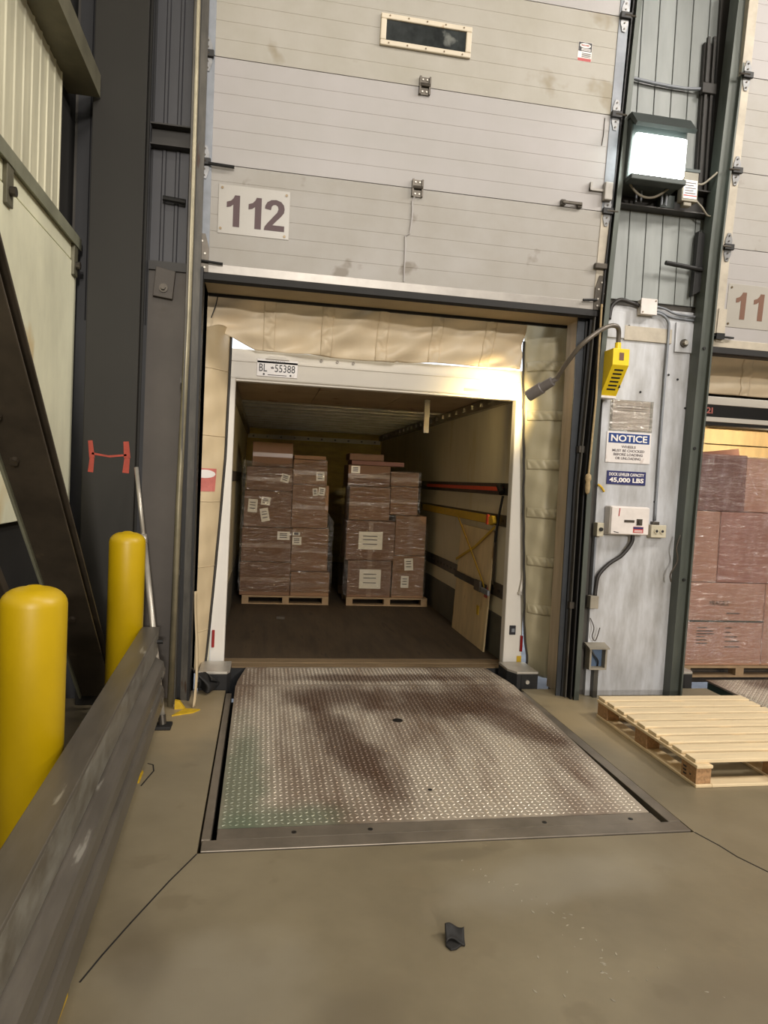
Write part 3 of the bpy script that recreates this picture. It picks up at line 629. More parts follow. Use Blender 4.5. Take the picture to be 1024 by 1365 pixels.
wire('conduit', 'thin horizontal metal conduit crossing above the floodlight', [(2.56, 5.03, 4.76), (2.80, 5.03, 4.74), (3.05, 5.03, 4.735), (3.20, 5.01, 4.74)], .013, 'galv', 'conduit')
for k, xx in enumerate((2.68, 2.72, 2.89, 2.925)):
    o = MB().tube([(xx, 4.945, 3.80), (xx, 4.94, 4.03)], .008, 8).build('threaded_rod', 'galv')
    tag(o, ('leftmost', 'second from left', 'third from left', 'rightmost')[k] + ' of the four thin rods between floodlight and girt', 'rod', 'threaded rods under the floodlight')
# junction box and conduits
j = thing('junction_box', 'pale square junction box at the top of the cover plate', 'box', (2.87, 5.04, 3.0))
bx(2.80, 2.925, 4.985, 5.045, 2.99, 3.10).build('case', 'ctrl', j, bevel=.004)
bx(2.795, 2.93, 4.978, 4.987, 2.985, 3.105).build('cover', 'ctrl', j, bevel=.003)
for x, z in ((2.81, 3.0), (2.915, 3.09)): bolt(j, x, 4.978, z, .006, 'screw', 'screw', .004)
wire('conduit', 'black hose bending from the door track into the junction box', [(2.56, 5.02, 2.93), (2.575, 5.02, 3.03), (2.64, 5.02, 3.085), (2.72, 5.02, 3.075), (2.80, 5.02, 3.055)], .016, 'cableblack', 'conduit')
wire('conduit', 'upper of two thin conduits leaving the junction box to the right', [(2.925, 5.02, 3.065), (3.02, 5.02, 3.05), (3.12, 5.02, 3.02), (3.33, 5.02, 3.01)], .009, 'galv', 'conduit')
wire('conduit', 'lower of two thin conduits leaving the junction box to the right', [(2.925, 5.035, 3.04), (3.0, 5.035, 3.025), (3.10, 5.035, 2.995), (3.30, 5.035, 2.985)], .009, 'galv', 'conduit')
wire('conduit', 'thin bent conduit dropping from the junction box to the twin outlet', [(2.925, 5.02, 3.01), (2.99, 5.02, 3.005), (3.05, 5.02, 2.96), (3.065, 5.025, 2.86), (3.06, 5.03, 2.4), (3.055, 5.03, 1.9), (3.055, 5.03, 1.40)], .011, 'galv', 'conduit')
o = thing('outlet_box', 'beige twin power outlet box at the end of the thin conduit', 'outlet', (3.07, 5.04, 1.27))
bx(3.00, 3.13, 4.98, 5.045, 1.27, 1.37).build('case', 'beige', o, bevel=.006)
bx(3.025, 3.08, 5.0, 5.045, 1.37, 1.395).build('gland', 'hinge', o, bevel=.004)
for x in (3.043, 3.092):
    q = MB().tube([(x, 4.98, 1.322), (x, 4.972, 1.322)], .02, 14).build('socket', 'beige', o)
    MB().tube([(x, 4.973, 1.322), (x, 4.969, 1.322)], .011, 10).build('socket_hole', 'black', q)
# yellow dock light box with gooseneck lamp
dl = thing('dock_light', 'yellow slotted lamp box with grey gooseneck arm and lamp head', 'lamp', (2.6, 5.0, 2.36))
MB().extr([(5.03, 2.66), (4.76, 2.66), (4.76, 2.54), (4.92, 2.335), (5.03, 2.335)], 'x', 2.475, 2.605).build('box', 'boxyellow', dl, bevel=.004)
MB().tube([(2.535, 4.81, 2.66), (2.535, 4.81, 2.71)], .022, 12).build('collar', 'boxyellow', dl)
for k in range(6):
    t_ = 0.14 + k * 0.125; yy = 4.76 + .16 * t_ - .002; zz = 2.54 - .205 * t_
    MB().extr([(yy, zz), (yy + .008, zz - .0105), (yy + .010, zz - .007), (yy + .003, zz + .003)], 'x', 2.505, 2.575).build('vent_slot', 'trackblack', dl)
bx(2.48, 2.60, 4.915, 5.02, 2.318, 2.335).build('base_tab', 'sign', dl)
bx(2.525, 2.56, 4.757, 4.761, 2.575, 2.63).build('warning_mark', 'brownprint', dl)
bx(2.59, 2.60, 4.86, 4.90, 2.39, 2.41).build('side_catch', 'trackblack', dl)
pts = smoothpts([(2.535, 4.81, 2.70), (2.525, 4.79, 2.78), (2.495, 4.765, 2.815), (2.43, 4.75, 2.812), (2.34, 4.74, 2.762), (2.233, 4.78, 2.663), (2.188, 4.92, 2.548), (2.174, 5.05, 2.453)])
MB().tube(pts, .017, 10).build('gooseneck', 'hose', dl, smooth=True)
a, b2 = Vector((2.174, 5.05, 2.453)), Vector((2.03, 5.24, 2.335)); dd = (b2 - a)
MB().tube([a - dd * .03, a + dd * .12, a + dd * .14, a + dd * .5, a + dd * .52, b2], [.018, .02, .036, .038, .046, .046], 18).build('lamp_head', 'lampgrey', dl)
MB().tube([b2 + dd * .001, b2 + dd * .012], [.040, .040], 18).build('lens', 'emit_led', dl)
sp = bpy.data.lights.new('dock_light_beam', 'SPOT'); sp.energy = 115; sp.color = (1.0, 0.76, 0.36); sp.spot_size = R(112); sp.spot_blend = 1.0; sp.shadow_soft_size = .05
so = bpy.data.objects.new('dock_light_beam', sp); COL.objects.link(so); so.location = b2 + dd * .06
so.rotation_euler = (Vector((1.15, 8.6, 2.1)) - so.location).to_track_quat('-Z', 'Y').to_euler()
# signs
s = thing('notice_sign', 'white NOTICE sign with blue header about chocking wheels', 'sign', (2.8, 5.04, 1.84))
bx(2.61, 2.985, 5.038, 5.044, 1.842, 2.082).build('board', 'sign', s, bevel=.003)
hd = bx(2.625, 2.970, 5.0365, 5.038, 1.995, 2.070).build('header', 'bluewhite', s)
text('NOTICE', .305, .052, (2.797, 5.0365, 2.032), 'white', hd, bold=.02)
for k, (tx, w_) in enumerate((('WHEELS', .12), ('MUST BE CHOCKED', .27), ('BEFORE LOADING', .245), ('OR UNLOADING', .215))):
    text(tx, w_, .020, (2.797, 5.038, 1.967 - k * .030), 'signink', s, bold=.012)
s = thing('capacity_sign', 'navy sign reading dock leveler capacity 45,000 lbs', 'sign', (2.8, 5.04, 1.67))
bx(2.63, 2.96, 5.038, 5.044, 1.672, 1.778).build('board', 'navy', s, bevel=.002)
text('DOCK LEVELER CAPACITY', .295, .024, (2.795, 5.038, 1.751), 'white', s, bold=.02)
text('45,000 LBS', .29, .042, (2.797, 5.038, 1.705), 'white', s, bold=.03)
s = thing('taped_notice', 'sheet of paper under shiny clear tape above the notice sign', 'paper', (2.81, 5.04, 2.1))
bx(2.645, 2.96, 5.039, 5.044, 2.098, 2.325).build('sheet', 'paper', s)
for k in range(3): bx(2.67, 2.93, 5.0375, 5.0388, 2.285 - k * .02, 2.288 - k * .02).build('print_line', 'signink', s)
bx(2.625, 2.985, 5.035, 5.0365, 2.09, 2.33).build('clear_tape', M['film'], s)
# control box
s = thing('control_box', 'white square control box with red label and black hose below', 'box', (2.8, 5.0, 1.28))
bx(2.63, 2.955, 4.945, 5.045, 1.285, 1.505).build('case', 'ctrl', s, bevel=.012)
bx(2.635, 2.95, 4.935, 4.947, 1.29, 1.50).build('lid', 'ctrl', s, bevel=.006)
bx(2.742, 2.826, 4.931, 4.936, 1.383, 1.402).build('name_strip', 'brace', s)
k = bx(2.845, 2.892, 4.931, 4.936, 1.363, 1.412).build('switch_plate', 'brace', s)
MB().tube([(2.868, 4.932, 1.39), (2.868, 4.918, 1.39)], .015, 12).build('button', 'hinge', k)
l_ = bx(2.82, 2.905, 4.933, 4.9355, 1.305, 1.352).build('warning_label', 'red', s)
bx(2.822, 2.903, 4.9315, 4.9332, 1.335, 1.35).build('label_band', 'navy', l_)
for k in range(2): bx(2.83, 2.895, 4.9315, 4.9332, 1.312 + k * .009, 1.316 + k * .009).build('print_line', 'white', l_)
MB().tube([(2.70, 4.934, 1.49), (2.695, 4.934, 1.43)], .004, 6).build('scratch_mark', 'red', s)
MB().tube([(2.66, 4.934, 1.31), (2.70, 4.934, 1.302)], .003, 6).build('scratch_mark', 'black', s)
wire('flex_hose', 'black flexible hose curving from the control box down to the door track', [(2.855, 5.0, 1.29), (2.85, 5.0, 1.22), (2.78, 5.01, 1.12), (2.68, 5.015, 1.05), (2.60, 5.015, .96), (2.585, 5.02, .86), (2.583, 5.02, .80)], .016, 'cableblack', 'hose')
s = thing('switch_box', 'small grey push-button box beside the door track', 'box', (2.575, 5.03, 1.25))
bx(2.545, 2.60, 4.975, 5.045, 1.265, 1.37).build('case', 'beige', s, bevel=.005)
MB().tube([(2.573, 4.975, 1.32), (2.573, 4.96, 1.32)], .015, 12).build('button', 'trackblack', s)
s = thing('switch_box', 'small grey wiring box at the lower end of the black hose', 'box', (2.575, 5.03, .72))
bx(2.53, 2.60, 4.985, 5.045, .70, .80).build('case', 'cable', s, bevel=.005)
wire('conduit', 'thin vertical conduit between the small boxes beside the right door track', [(2.562, 5.03, .80), (2.562, 5.03, 1.02), (2.562, 5.03, 1.27)], .010, 'galv', 'conduit')
s = thing('recessed_box', 'open square wiring box with blue-grey inside, low on the pier', 'box', (2.62, 5.02, .2))
m_ = MB(); m_.box(2.545, 2.69, 4.97, 5.045, .385, .40).box(2.545, 2.69, 4.97, 5.045, .225, .24).box(2.545, 2.56, 4.97, 5.045, .24, .385).box(2.675, 2.69, 4.97, 5.045, .24, .385)
m_.build('frame', 'cable', s); bx(2.56, 2.675, 5.03, 5.045, .24, .385).build('back', 'blueback', s)
MB().extr([(4.95, .40), (5.045, .425), (5.045, .405), (4.95, .39)], 'x', 2.53, 2.70).build('hood', 'cable', s)
MB().tube(smoothpts([(2.575, 5.02, .38), (2.60, 5.0, .33), (2.63, 5.0, .29), (2.64, 5.02, .245)]), .006, 6).build('wire', 'trackblack', s)
bx(2.60, 2.635, 4.99, 5.045, .0, .225).build('conduit_leg', 'track', s)
wire('cut_wires', 'frayed brown wires hanging beside the second door track', [(3.225, 4.94, 1.30), (3.20, 4.94, 1.2), (3.215, 4.94, 1.1), (3.17, 4.95, .99), (3.18, 4.95, .93)], .006, 'brace', 'wires')
wire('cut_wires', 'thin loose wire ends low beside the right door track', [(2.56, 5.03, .62), (2.58, 5.0, .55), (2.57, 5.0, .48), (2.60, 5.0, .45), (2.63, 5.0, .55)], .004, 'brace', 'wires')
wire('flex_tag', 'short yellow-green plastic tie below the capacity sign', [(2.555, 5.03, 1.665), (2.58, 5.02, 1.645), (2.605, 5.02, 1.61)], .009, 'yellowweb', 'tie')
pr = thing('pull_rope', 'knotted pull rope hanging beside the right door track', 'rope', (2.44, 4.9, 1.6))
MB().tube([(2.425, 4.885, 3.0), (2.425, 4.885, 2.3), (2.40, 4.88, 1.72)], .008, 8).build('rope', 'rope', pr)
MB().lathe(2.398, 4.88, [(.006, 1.585), (.016, 1.60), (.02, 1.64), (.016, 1.68), (.024, 1.70), (.02, 1.73), (.006, 1.74)], 12).build('knot', 'rope', pr, smooth=True)

# ---------------------------------------------------------------- guard rail, bollards, load bar
def bollard(label, x, y, r, h=1.195):
    b = thing('bollard', label, 'bollard', (x, y, 0), 'yellow bollards behind the guard rail')
    p = [(r, 0), (r, h - .075)]
    for k in range(1, 7):
        q = k / 6 * math.pi / 2; p.append((r - .07 + .07 * math.cos(q), h - .075 + .06 * math.sin(q)))
    p += [(.02, h - .008), (.001, h - .006)]
    MB().lathe(x, y, p, 40).build('sleeve', 'yellow', b, smooth=True)
    MB().tube([(x, y, h - .016), (x, y, h - .011)], .016, 10).build('cap_plug', 'brace', b)
    return b
bollard('nearer large yellow bollard at the left edge', -.765, 2.56, .108)
bollard('farther yellow bollard standing before the grey column', -.802, 4.44, .106, 1.235)
g = thing('guard_rail', 'grey double-ribbed steel guard rail in front of the yellow bollards', 'guard rail', (-.6, 4.45, 0)); RX = .034
ya, yb = -0.6, 4.43; SH = 0.0
prof = [(-.612, .476), (-.612, .458), (-.585, .445), (-.552, .425), (-.546, .40), (-.546, .345), (-.552, .325), (-.592, .302), (-.592, .290), (-.552, .272), (-.544, .25), (-.544, .16), (-.556, .128), (-.592, .105), (-.606, .105),
        (-.566, .135), (-.556, .162), (-.556, .248), (-.562, .264), (-.606, .285), (-.606, .305), (-.562, .333), (-.558, .348), (-.558, .395), (-.564, .415), (-.59, .436), (-.624, .45), (-.624, .476)]
prof = [(a - .013, b) for a, b in prof]
MB().extr(prof, 'y', ya, yb).build('ribbed_beam', 'rail', g)
MB().extr([(-.645, .476), (-.602, .476), (-.598, .626), (-.645, .626)], 'y', ya, yb).build('upper_plate', 'railworn', g, bevel=.003)
bx(-.70, -.597, ya, yb + .01, .625, .640).build('top_cap', 'rail', g, bevel=.003)
for yy in (4.36,):
    MB().tube([(-.604, yy, .565), (-.565, yy, .565)], .013, 6).build('bolt', 'trackblack', g)
for yy in (-0.2, 1.2, 3.5):
    bx(-.685, -.642, yy - .05, yy + .05, .0, .62).build('post', 'yellowpaint', g)
for z0 in (.365, .205):
    MB().tube([(-.588, yb - .10, z0), (-.588, yb + .02, z0)], .036, 14).build('end_cap', 'rail', g, smooth=True)
for yy in (yb - .17, yb - .05):
    for z in (.365, .195): MB().box(-.562, -.5555, yy - .012, yy + .012, z, z + .006).build('slot', 'trackblack', g)
g.rotation_euler = (0, 0, RX)
for yy, kk in ((3.72, 'yellow foot tab under the guard rail near the curved floor crack'), (2.10, 'yellow foot tab under the guard rail at the lower left corner')):
    f = thing('rail_foot', kk, 'foot', (FX := (-.575 if yy > 3 else -.53), yy, 0))
    MB().box(FX - .06, FX + .01, yy - .07, yy + .06, 0, .012).build('base_plate', 'yellowpaint', f)
    MB().extr([(yy - .05, .012), (yy + .05, .012), (yy + .02, .11), (yy - .03, .11)], 'x', FX - .04, FX - .032).build('gusset', 'yellowpaint', f)
    for dy in (-.045, .04): MB().tube([(FX - .005, yy + dy, .012), (FX - .005, yy + dy, .025)], .009, 6).build('bolt', 'hinge', f)
f = thing('yellow_wedge', 'crumpled yellow plastic scrap by the foot of the left door track', 'scrap', (-.49, 4.78, 0))
MB().extr([(-.53, 0), (-.46, 0), (-.50, .055), (-.53, .06)], 'y', 4.80, 4.83).build('upright', 'yellowpaint', f)
MB().extr([(-.53, 4.66), (-.40, 4.72), (-.36, 4.78), (-.46, 4.80)], 'z', 0, .008).build('flap', 'yellowpaint', f)
l = thing('load_bar', 'thin aluminium load bar leaning on the grey column', 'load bar', (-.56, 4.45, 0))
p0, p1 = Vector((-.560, 4.455, .03)), Vector((-.838, 4.86, 1.62)); d = p1 - p0
MB().tube([p0, p0 + d * .72], .020, 14).build('outer_tube', 'lite_metal', l, smooth=True)
MB().tube([p0 + d * .70, p1], .014, 12).build('inner_tube', 'lite_metal', l, smooth=True)
MB().tube([p0 + d * .69, p0 + d * .725], .023, 14).build('collar', 'lite_metal', l, smooth=True)
bx(-.615, -.505, 4.40, 4.51, 0, .022).build('foot_pad', 'rubber', l, bevel=.005)
MB().tube([(-.56, 4.455, .02), p0 + d * .03], .024, 12).build('socket', 'hinge', l)

# ---------------------------------------------------------------- dock leveler
PX0, PX1, PY0, PY1 = -.14, 1.985, 3.15, 5.10
SL = .036
def pz(y): return .002 + SL * max(0, y - PY0)
dk = thing('dock_leveler', 'steel tread-plate dock leveler ramp in front of door 112', 'dock leveler', (.93, 4.0, 0))
v = [(PX0, PY0, pz(PY0)), (PX1, PY0, pz(PY0)), (PX1, PY1, pz(PY1)), (PX0, PY1, pz(PY1))]
hb = lambda v, t: MB().add(v + [(x, y, z - t) for x, y, z in v], [(0, 1, 2, 3), (4, 7, 6, 5)] + [(i, i + 4, (i + 1) % 4 + 4, (i + 1) % 4) for i in range(4)])
hb(v, .012).build('deck_plate', 'deck', dk)
lv = [(PX0 + .005, PY1 + .006, pz(PY1)), (PX1 - .005, PY1 + .006, pz(PY1)), (PX1 - .01, PY1 + .12, pz(PY1) - .002), (PX1 - .065, 5.62, .066), (PX0 + .065, 5.62, .066), (PX0 + .01, PY1 + .12, pz(PY1) - .002)]
n_ = len(lv)
MB().add(lv + [(x, y, z - .014) for x, y, z in lv], [(0, 1, 2, 5), (5, 2, 3, 4), (6, 11, 8, 7), (11, 10, 9, 8)] + [(i, i + n_, (i + 1) % n_ + n_, (i + 1) % n_) for i in range(n_)]).build('lip_plate', 'deck', dk)
def lugs(x0, x1, y0, y1, zf, pitch, hole=None, taper=None):
    V = []; Fc = []; j = 0; yy = y0 + pitch / 2
    while yy < y1 - pitch * .3:
        i = 0; xx = x0 + pitch / 2
        while xx < x1 - pitch * .3:
            ok = not any((xx - hx) ** 2 + (yy - hy) ** 2 < hr ** 2 for hx, hy, hr in (hole or []))
            if taper and (xx < x0 + taper(yy) + .02 or xx > x1 - taper(yy) - .02): ok = False
            if ok:
                s = 1 if (i + j) % 2 == 0 else -1
                ax, ay = .707, .707 * s; L, w, h = .013, .006, .0025; z = zf(yy)
                n = len(V)
                V += [(xx - ax * L, yy - ay * L, z), (xx + ay * w, yy - ax * w, z), (xx + ax * L, yy + ay * L, z), (xx - ay * w, yy + ax * w, z),
                      (xx - ax * L * .45, yy - ay * L * .45, z + h), (xx + ax * L * .45, yy + ay * L * .45, z + h)]
                Fc += [(n, n + 1, n + 4), (n + 1, n + 5, n + 4), (n + 1, n + 2, n + 5), (n + 2, n + 3, n + 5), (n + 3, n + 4, n + 5), (n + 3, n, n + 4)]
            i += 1; xx += pitch
        j += 1; yy += pitch
    return MB().add(V, Fc)
HOLES = [(.93, 4.40, .045), (.92, 3.45, .02)]
o = lugs(PX0 + .01, PX1 - .01, PY0 + .01, PY1 - .005, pz, .0295, HOLES).build('tread_lugs', 'lug', dk); o['kind'] = 'stuff'
o = lugs(PX0 + .01, PX1 - .01, PY1 + .02, 5.61, lambda y: pz(PY1) - .002 * (y - PY1) / .12 if y < PY1 + .12 else pz(PY1) - .002 - (pz(PY1) - .068) * (y - PY1 - .12) / .38, .0295, None, lambda y: max(0, .06 * (y - PY1 - .12) / .4)).build('tread_lugs', 'lug', dk); o['kind'] = 'stuff'
MB().tube([(.93, 4.40, pz(4.40) + .0005), (.93, 4.40, pz(4.40) + .002)], .034, 18).build('lift_hole', 'trackblack', dk)
MB().tube([(.92, 3.45, pz(3.45) + .0005), (.92, 3.45, pz(3.45) + .002)], .012, 12).build('lift_hole', 'trackblack', dk)
bx(-.2, 2.09, 2.955, 3.045, -.06, .004).build('front_angle', 'frame', dk, bevel=.003)
bx(-.14, 1.99, 3.050, 3.145, -.05, .0015).build('rear_hinge_plate', 'frame', dk, bevel=.002)
bx(-.205, -.165, 3.05, 5.14, -.06, .003).build('side_angle', 'frame', dk, bevel=.003)
bx(2.03, 2.095, 3.05, 5.14, -.06, .003).build('side_angle', 'frame', dk, bevel=.003)
for x in (.55, 1.40, 1.85, .2):
    MB().tube([(x, 3.09, .001), (x, 3.09, .003)], .012, 10).build('bolt_hole', 'trackblack', dk)
bx(-.145, -.13, 3.16, 5.09, -.35, -.02).build('side_skirt', 'trackblack', dk)
bx(1.975, 1.99, 3.16, 5.09, -.35, -.02).build('side_skirt', 'trackblack', dk)
def bumper(label, x0, x1, s):
    b = thing('dock_bumper', label, 'bumper', ((x0 + x1) / 2, 5.4, -.4))
    yo, yi = 5.27, 5.58
    pf = [(x0, yo), (x1, yo), (x1, yi), (x0 - .03 * s if s > 0 else x0, yi)] if s > 0 else [(x0, yo), (x1, yo), (x1, yi), (x0, yi)]
    if s > 0: pf = [(x0 + .05, yo), (x1, yo), (x1, yi), (x0, yi), (x0, yo + .1)]
    else: pf = [(x0, yo), (x1 - .02, yo), (x1, yo + .05), (x1, yi), (x0, yi)]
    MB().extr(pf, 'z', -.5, .105).build('rubber_block', 'rubber', b, bevel=.006)
    MB().extr(pf, 'z', .106, .125).build('top_plate', 'lite_metal', b, bevel=.003)
    xm = (x0 + x1) / 2 + .02 * s
    for z in (.045, -.04): MB().tube([(xm, yo, z), (xm, yo - .02, z)], .017, 8).build('bolt', 'lite_metal', b)
    bx(xm - .05, xm + .05, yo - .006, yo + .001, -.09, .10).build('front_plate', 'trackblack', b)
bumper('black rubber dock bumper with steel top, right of the leveler lip', 2.03, 2.26, 1)
bumper('added black bumper block closing the daylight gap behind the second door track', 3.42, 3.66, -1)  # added block, keeps yard daylight out beside the second leveler
bumper('black rubber dock bumper with steel top, left of the leveler lip', -.42, -.19, -1)

# ---------------------------------------------------------------- dock shelter curtains
def lumpy(u, v, a, s):
    return a * (math.sin(6.1 * u + 2.3 * v + s) * .5 + math.sin(13.7 * u - 5.1 * v + 1.7 * s) * .3 + math.sin(3.3 * u + 11.9 * v + s * 2.1) * .4)
hc = thing('head_curtain', 'beige vinyl head curtain of the dock shelter, hanging over the trailer top', 'curtain', (.8, 5.45, 2.55))
def hz(u):   # bottom edge
    x = -.60 + 2.66 * u
    return 2.575 + (max(0, (-.10 - x)) * .42) + .008 * math.sin(9 * u) + (.012 if u > .6 else 0)
def head(u, v):
    x = -.60 + 2.66 * u; z = 2.96 + (hz(u) - 2.96) * v
    fold = .024 * math.sin(30 * u + 7 * v) * (.35 + v) + .014 * math.sin(52 * u + 11 * v + 1) + lumpy(u * 3, v * 1.5, .022, 1.0)
    corner = max(0, 1 - u / .16) * v
    fold += corner * (.06 * math.sin(9 * v + 20 * u))
    return (x, 5.42 + .15 * v + fold * .8, z)
MB().grid(head, 110, 30).build('vinyl', 'curtain', hc, smooth=True, solid=.006)
bx(-.46, 2.385, 5.385, 5.41, 2.925, 3.2).build('gap_board', 'trackblack', hc)  # added dark board, stands for the dark gap and shuts out daylight
for k, xc in enumerate((.0, .445, .885, 1.32, 1.76)):
    def strip(u, v, xc=xc):
        uu = (xc + (u - .5) * .09 + .60) / 2.66; p = head(uu, min(1, v * .995))
        return (p[0], p[1] - .006 - .013 * abs(math.sin(v * 13 + (u - .5) * 5 * math.sin(v * 13 + k))) * math.sin(math.pi * u), p[2])
    MB().grid(strip, 8, 60).build('pleat_strip', 'curtain', hc, smooth=True, solid=.004)
sc_ = thing('side_curtain', 'olive-beige pleated side curtain right of the trailer doorway', 'curtain', (2.3, 5.5, .1))
def rc(u, v):
    z = .03 + 2.95 * v
    xi = 2.285 - .19 * (v ** .9) + .02 * math.exp(-((v - .04) / .05) ** 2); xo = 2.46
    w = lumpy(u * 1.5, v * 7, .012, .4) + .03 * max(0, v - .93) * math.sin(u * 12) * 8
    return (xi + (xo - xi) * u, 5.60 - .19 * u - .05 * math.sin(math.pi * u) + w, z)
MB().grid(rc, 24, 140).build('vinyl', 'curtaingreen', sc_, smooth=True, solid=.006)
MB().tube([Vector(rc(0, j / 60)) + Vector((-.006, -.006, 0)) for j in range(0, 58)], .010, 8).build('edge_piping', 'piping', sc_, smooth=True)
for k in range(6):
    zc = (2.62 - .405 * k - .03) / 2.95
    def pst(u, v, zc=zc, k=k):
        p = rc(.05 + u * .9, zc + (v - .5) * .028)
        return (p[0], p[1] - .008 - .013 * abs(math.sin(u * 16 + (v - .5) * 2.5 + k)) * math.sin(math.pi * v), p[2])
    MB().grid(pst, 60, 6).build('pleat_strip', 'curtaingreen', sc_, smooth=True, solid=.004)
sl = thing('side_curtain', 'beige side curtain left of the trailer doorway with red sticker', 'curtain', (-.42, 5.5, .1))
def lc(u, v):
    z = .06 + 2.66 * v
    xi = -.405 + .10 * min(1, v * 1.6) ** .8 + .03 * max(0, v - .6); xo = -.56
    w = lumpy(u * 1.2, v * 6, .012, 2.2)
    bulge = .05 * math.sin(math.pi * min(1, u)) * (1 + .6 * max(0, v - .8) * 5)
    return (xi + (xo - xi) * u, 5.60 - .19 * u - bulge + w, z + (.02 * math.sin(u * 7) if v > .97 else 0))
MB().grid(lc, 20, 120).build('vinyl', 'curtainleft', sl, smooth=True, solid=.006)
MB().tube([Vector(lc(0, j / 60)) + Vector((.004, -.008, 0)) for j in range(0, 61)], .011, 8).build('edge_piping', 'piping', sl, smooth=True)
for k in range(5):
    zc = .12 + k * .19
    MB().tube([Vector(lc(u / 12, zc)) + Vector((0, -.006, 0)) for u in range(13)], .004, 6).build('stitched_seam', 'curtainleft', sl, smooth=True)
# sticker on left curtain
z0 = (1.52 - .06) / 2.66
st = MB().grid(lambda u, v: tuple(Vector(lc(.82 - .62 * u, z0 - .02 + v * .066)) + Vector((0, -.0075, 0))), 8, 6).build('warning_sticker', 'pinkred', sl, solid=.001)
MB().grid(lambda u, v: tuple(Vector(lc(.51 + .29 * v * math.cos(6.2832 * u), z0 + .030 + .012 * v * math.sin(6.2832 * u))) + Vector((0, -.010, 0))), 20, 3).build('sticker_oval', 'white', st, solid=.001)
MB().tube([(-.385, 5.40, 2.95), (-.40, 5.39, 2.86), (-.43, 5.38, 2.76)], .004, 6).build('tie_cord', 'trackblack', hc)
fp = MB().grid(lambda u, v: (-.44 + .15 * u + .03 * math.sin(4 * v), 5.16 + .07 * math.sin(7 * u + 3 * v) - .0 * v, .02 + .17 * v * (1 - .5 * u)), 14, 18).build('torn_flap', 'rubber', solid=.006, smooth=True)
tag(fp, 'torn dark rubber flap lying at the foot of the left curtain', 'flap')
fp = MB().grid(lambda u, v: (-.452 + .012 * u + .03 * math.sin(3 * v) * (1 - v) + .04 * (1 - v) * (1 - v), 5.10 - .28 * (1 - v) ** 3 + .03 * u, .005 + .75 * v), 4, 26).build('torn_strip', 'curtainleft', solid=.006, smooth=True)
tag(fp, 'narrow torn beige strip hanging beside the left door jamb down to the floor', 'flap')

# ---------------------------------------------------------------- trailer 1
TY = 5.65; TE = 13.0; FZ = .055; RZ = 2.46
tr = thing('box_trailer', 'white box trailer backed up to door 112, open at the rear', 'trailer', (.93, TY, -1.2))
IX0, IX1 = -.33, 2.17
bx(IX0, IX1, TY + .30, TE, FZ - .12, FZ).build('floor', 'tfloor', tr)
bx(IX0, IX1, TY + .02, TY + .155, FZ - .12, FZ - .004).build('threshold_plank', 'threshold', tr, bevel=.003)
bx(IX0, IX1, TY + .16, TY + .297, FZ - .12, FZ - .002).build('threshold_plank', 'threshold', tr, bevel=.003)
bx(IX0 - .07, IX0, TY + .06, TE, FZ - .12, RZ + .12).build('side_wall', 'trailer_in', tr)
bx(IX1, IX1 + .07, TY + .06, TE, FZ - .12, RZ + .12).build('side_wall', 'trailer_in', tr)
bx(IX1 - .012, IX1, TY + .08, TE - .02, FZ, .44).build('kick_plate', 'trailer_dark', tr)
bx(IX0, IX0 + .012, TY + .08, TE - .02, FZ, .44).build('kick_plate', 'trailer_dark', tr)
bx(IX0 - .07, IX1 + .07, TE, TE + .08, FZ - .12, RZ + .12).build('front_wall', 'frontwall', tr)
bx(IX0 + .02, IX1 - .02, TE - .015, TE, RZ - .16, RZ - .08).build('front_top_rail', 'trailer_white', tr)
for k in range(10): MB().tube([(IX0 + .12 + k * .25, TE - .015, RZ - .12), (IX0 + .12 + k * .25, TE - .025, RZ - .12)], .02, 6).build('rivet', 'galv', tr)
bx(IX0, IX1, TY + .10, TE, RZ + .08, RZ + .12).build('roof_skin', 'rooftop', tr)
for k in range(3):
    w_ = (IX1 - IX0) / 3
    bx(IX0 + k * w_ + .003, IX0 + (k + 1) * w_ - .003, TY + .12, 8.2, RZ + .01, RZ + .03).build('roof_board', 'roofboard', tr)
yy = 8.35
while yy < TE - .1:
    MB().extr([(yy, RZ), (yy + .05, RZ), (yy + .05, RZ + .06), (yy + .09, RZ + .06), (yy + .09, RZ + .08), (yy, RZ + .08)], 'x', IX0 + .01, IX1 - .01).build('roof_bow', 'bow', tr); yy += .42
for x0, x1 in ((IX0, IX0 + .05), (IX1 - .05, IX1)):
    bx(x0, x1, TY + .1, TE, RZ - .09, RZ + .005).build('top_rail', 'bow', tr)
for k in range(22): bx(IX1 - .075, IX1 - .05, 6.1 + k * .3, 6.16 + k * .3, RZ - .06, RZ - .02).build('rail_clip', 'bow', tr)
# rear frame
bx(-.42, 2.31, TY, TY + .10, 2.365, 2.60).build('rear_header', 'trailer_white', tr, bevel=.012)
bx(-.42, 2.31, TY - .012, TY + .002, 2.50, 2.515).build('header_ridge', 'trailer_white', tr)
bx(IX0, 2.12, TY + .02, TY + .1, 2.35, 2.366).build('header_trim', 'trailer_white', tr)
MB().extr([(-.37, .055), (-.255, .055), (-.245, 2.37), (-.355, 2.37)], 'y', TY, TY + .10).build('rear_post', 'trailer_white', tr, bevel=.01)
MB().extr([(2.095, .055), (2.262, .055), (2.225, 2.37), (2.085, 2.37)], 'y', TY, TY + .10).build('rear_post', 'trailer_white', tr, bevel=.01)
for x in (.42, .55, .68): MB().tube([(x, TY, 2.55), (x, TY - .012, 2.55)], .012, 10).build('marker_lens', 'hinge', tr)
bx(1.62, 2.04, TY - .004, TY + .002, 2.395, 2.42).build('name_strip', 'plate', tr)
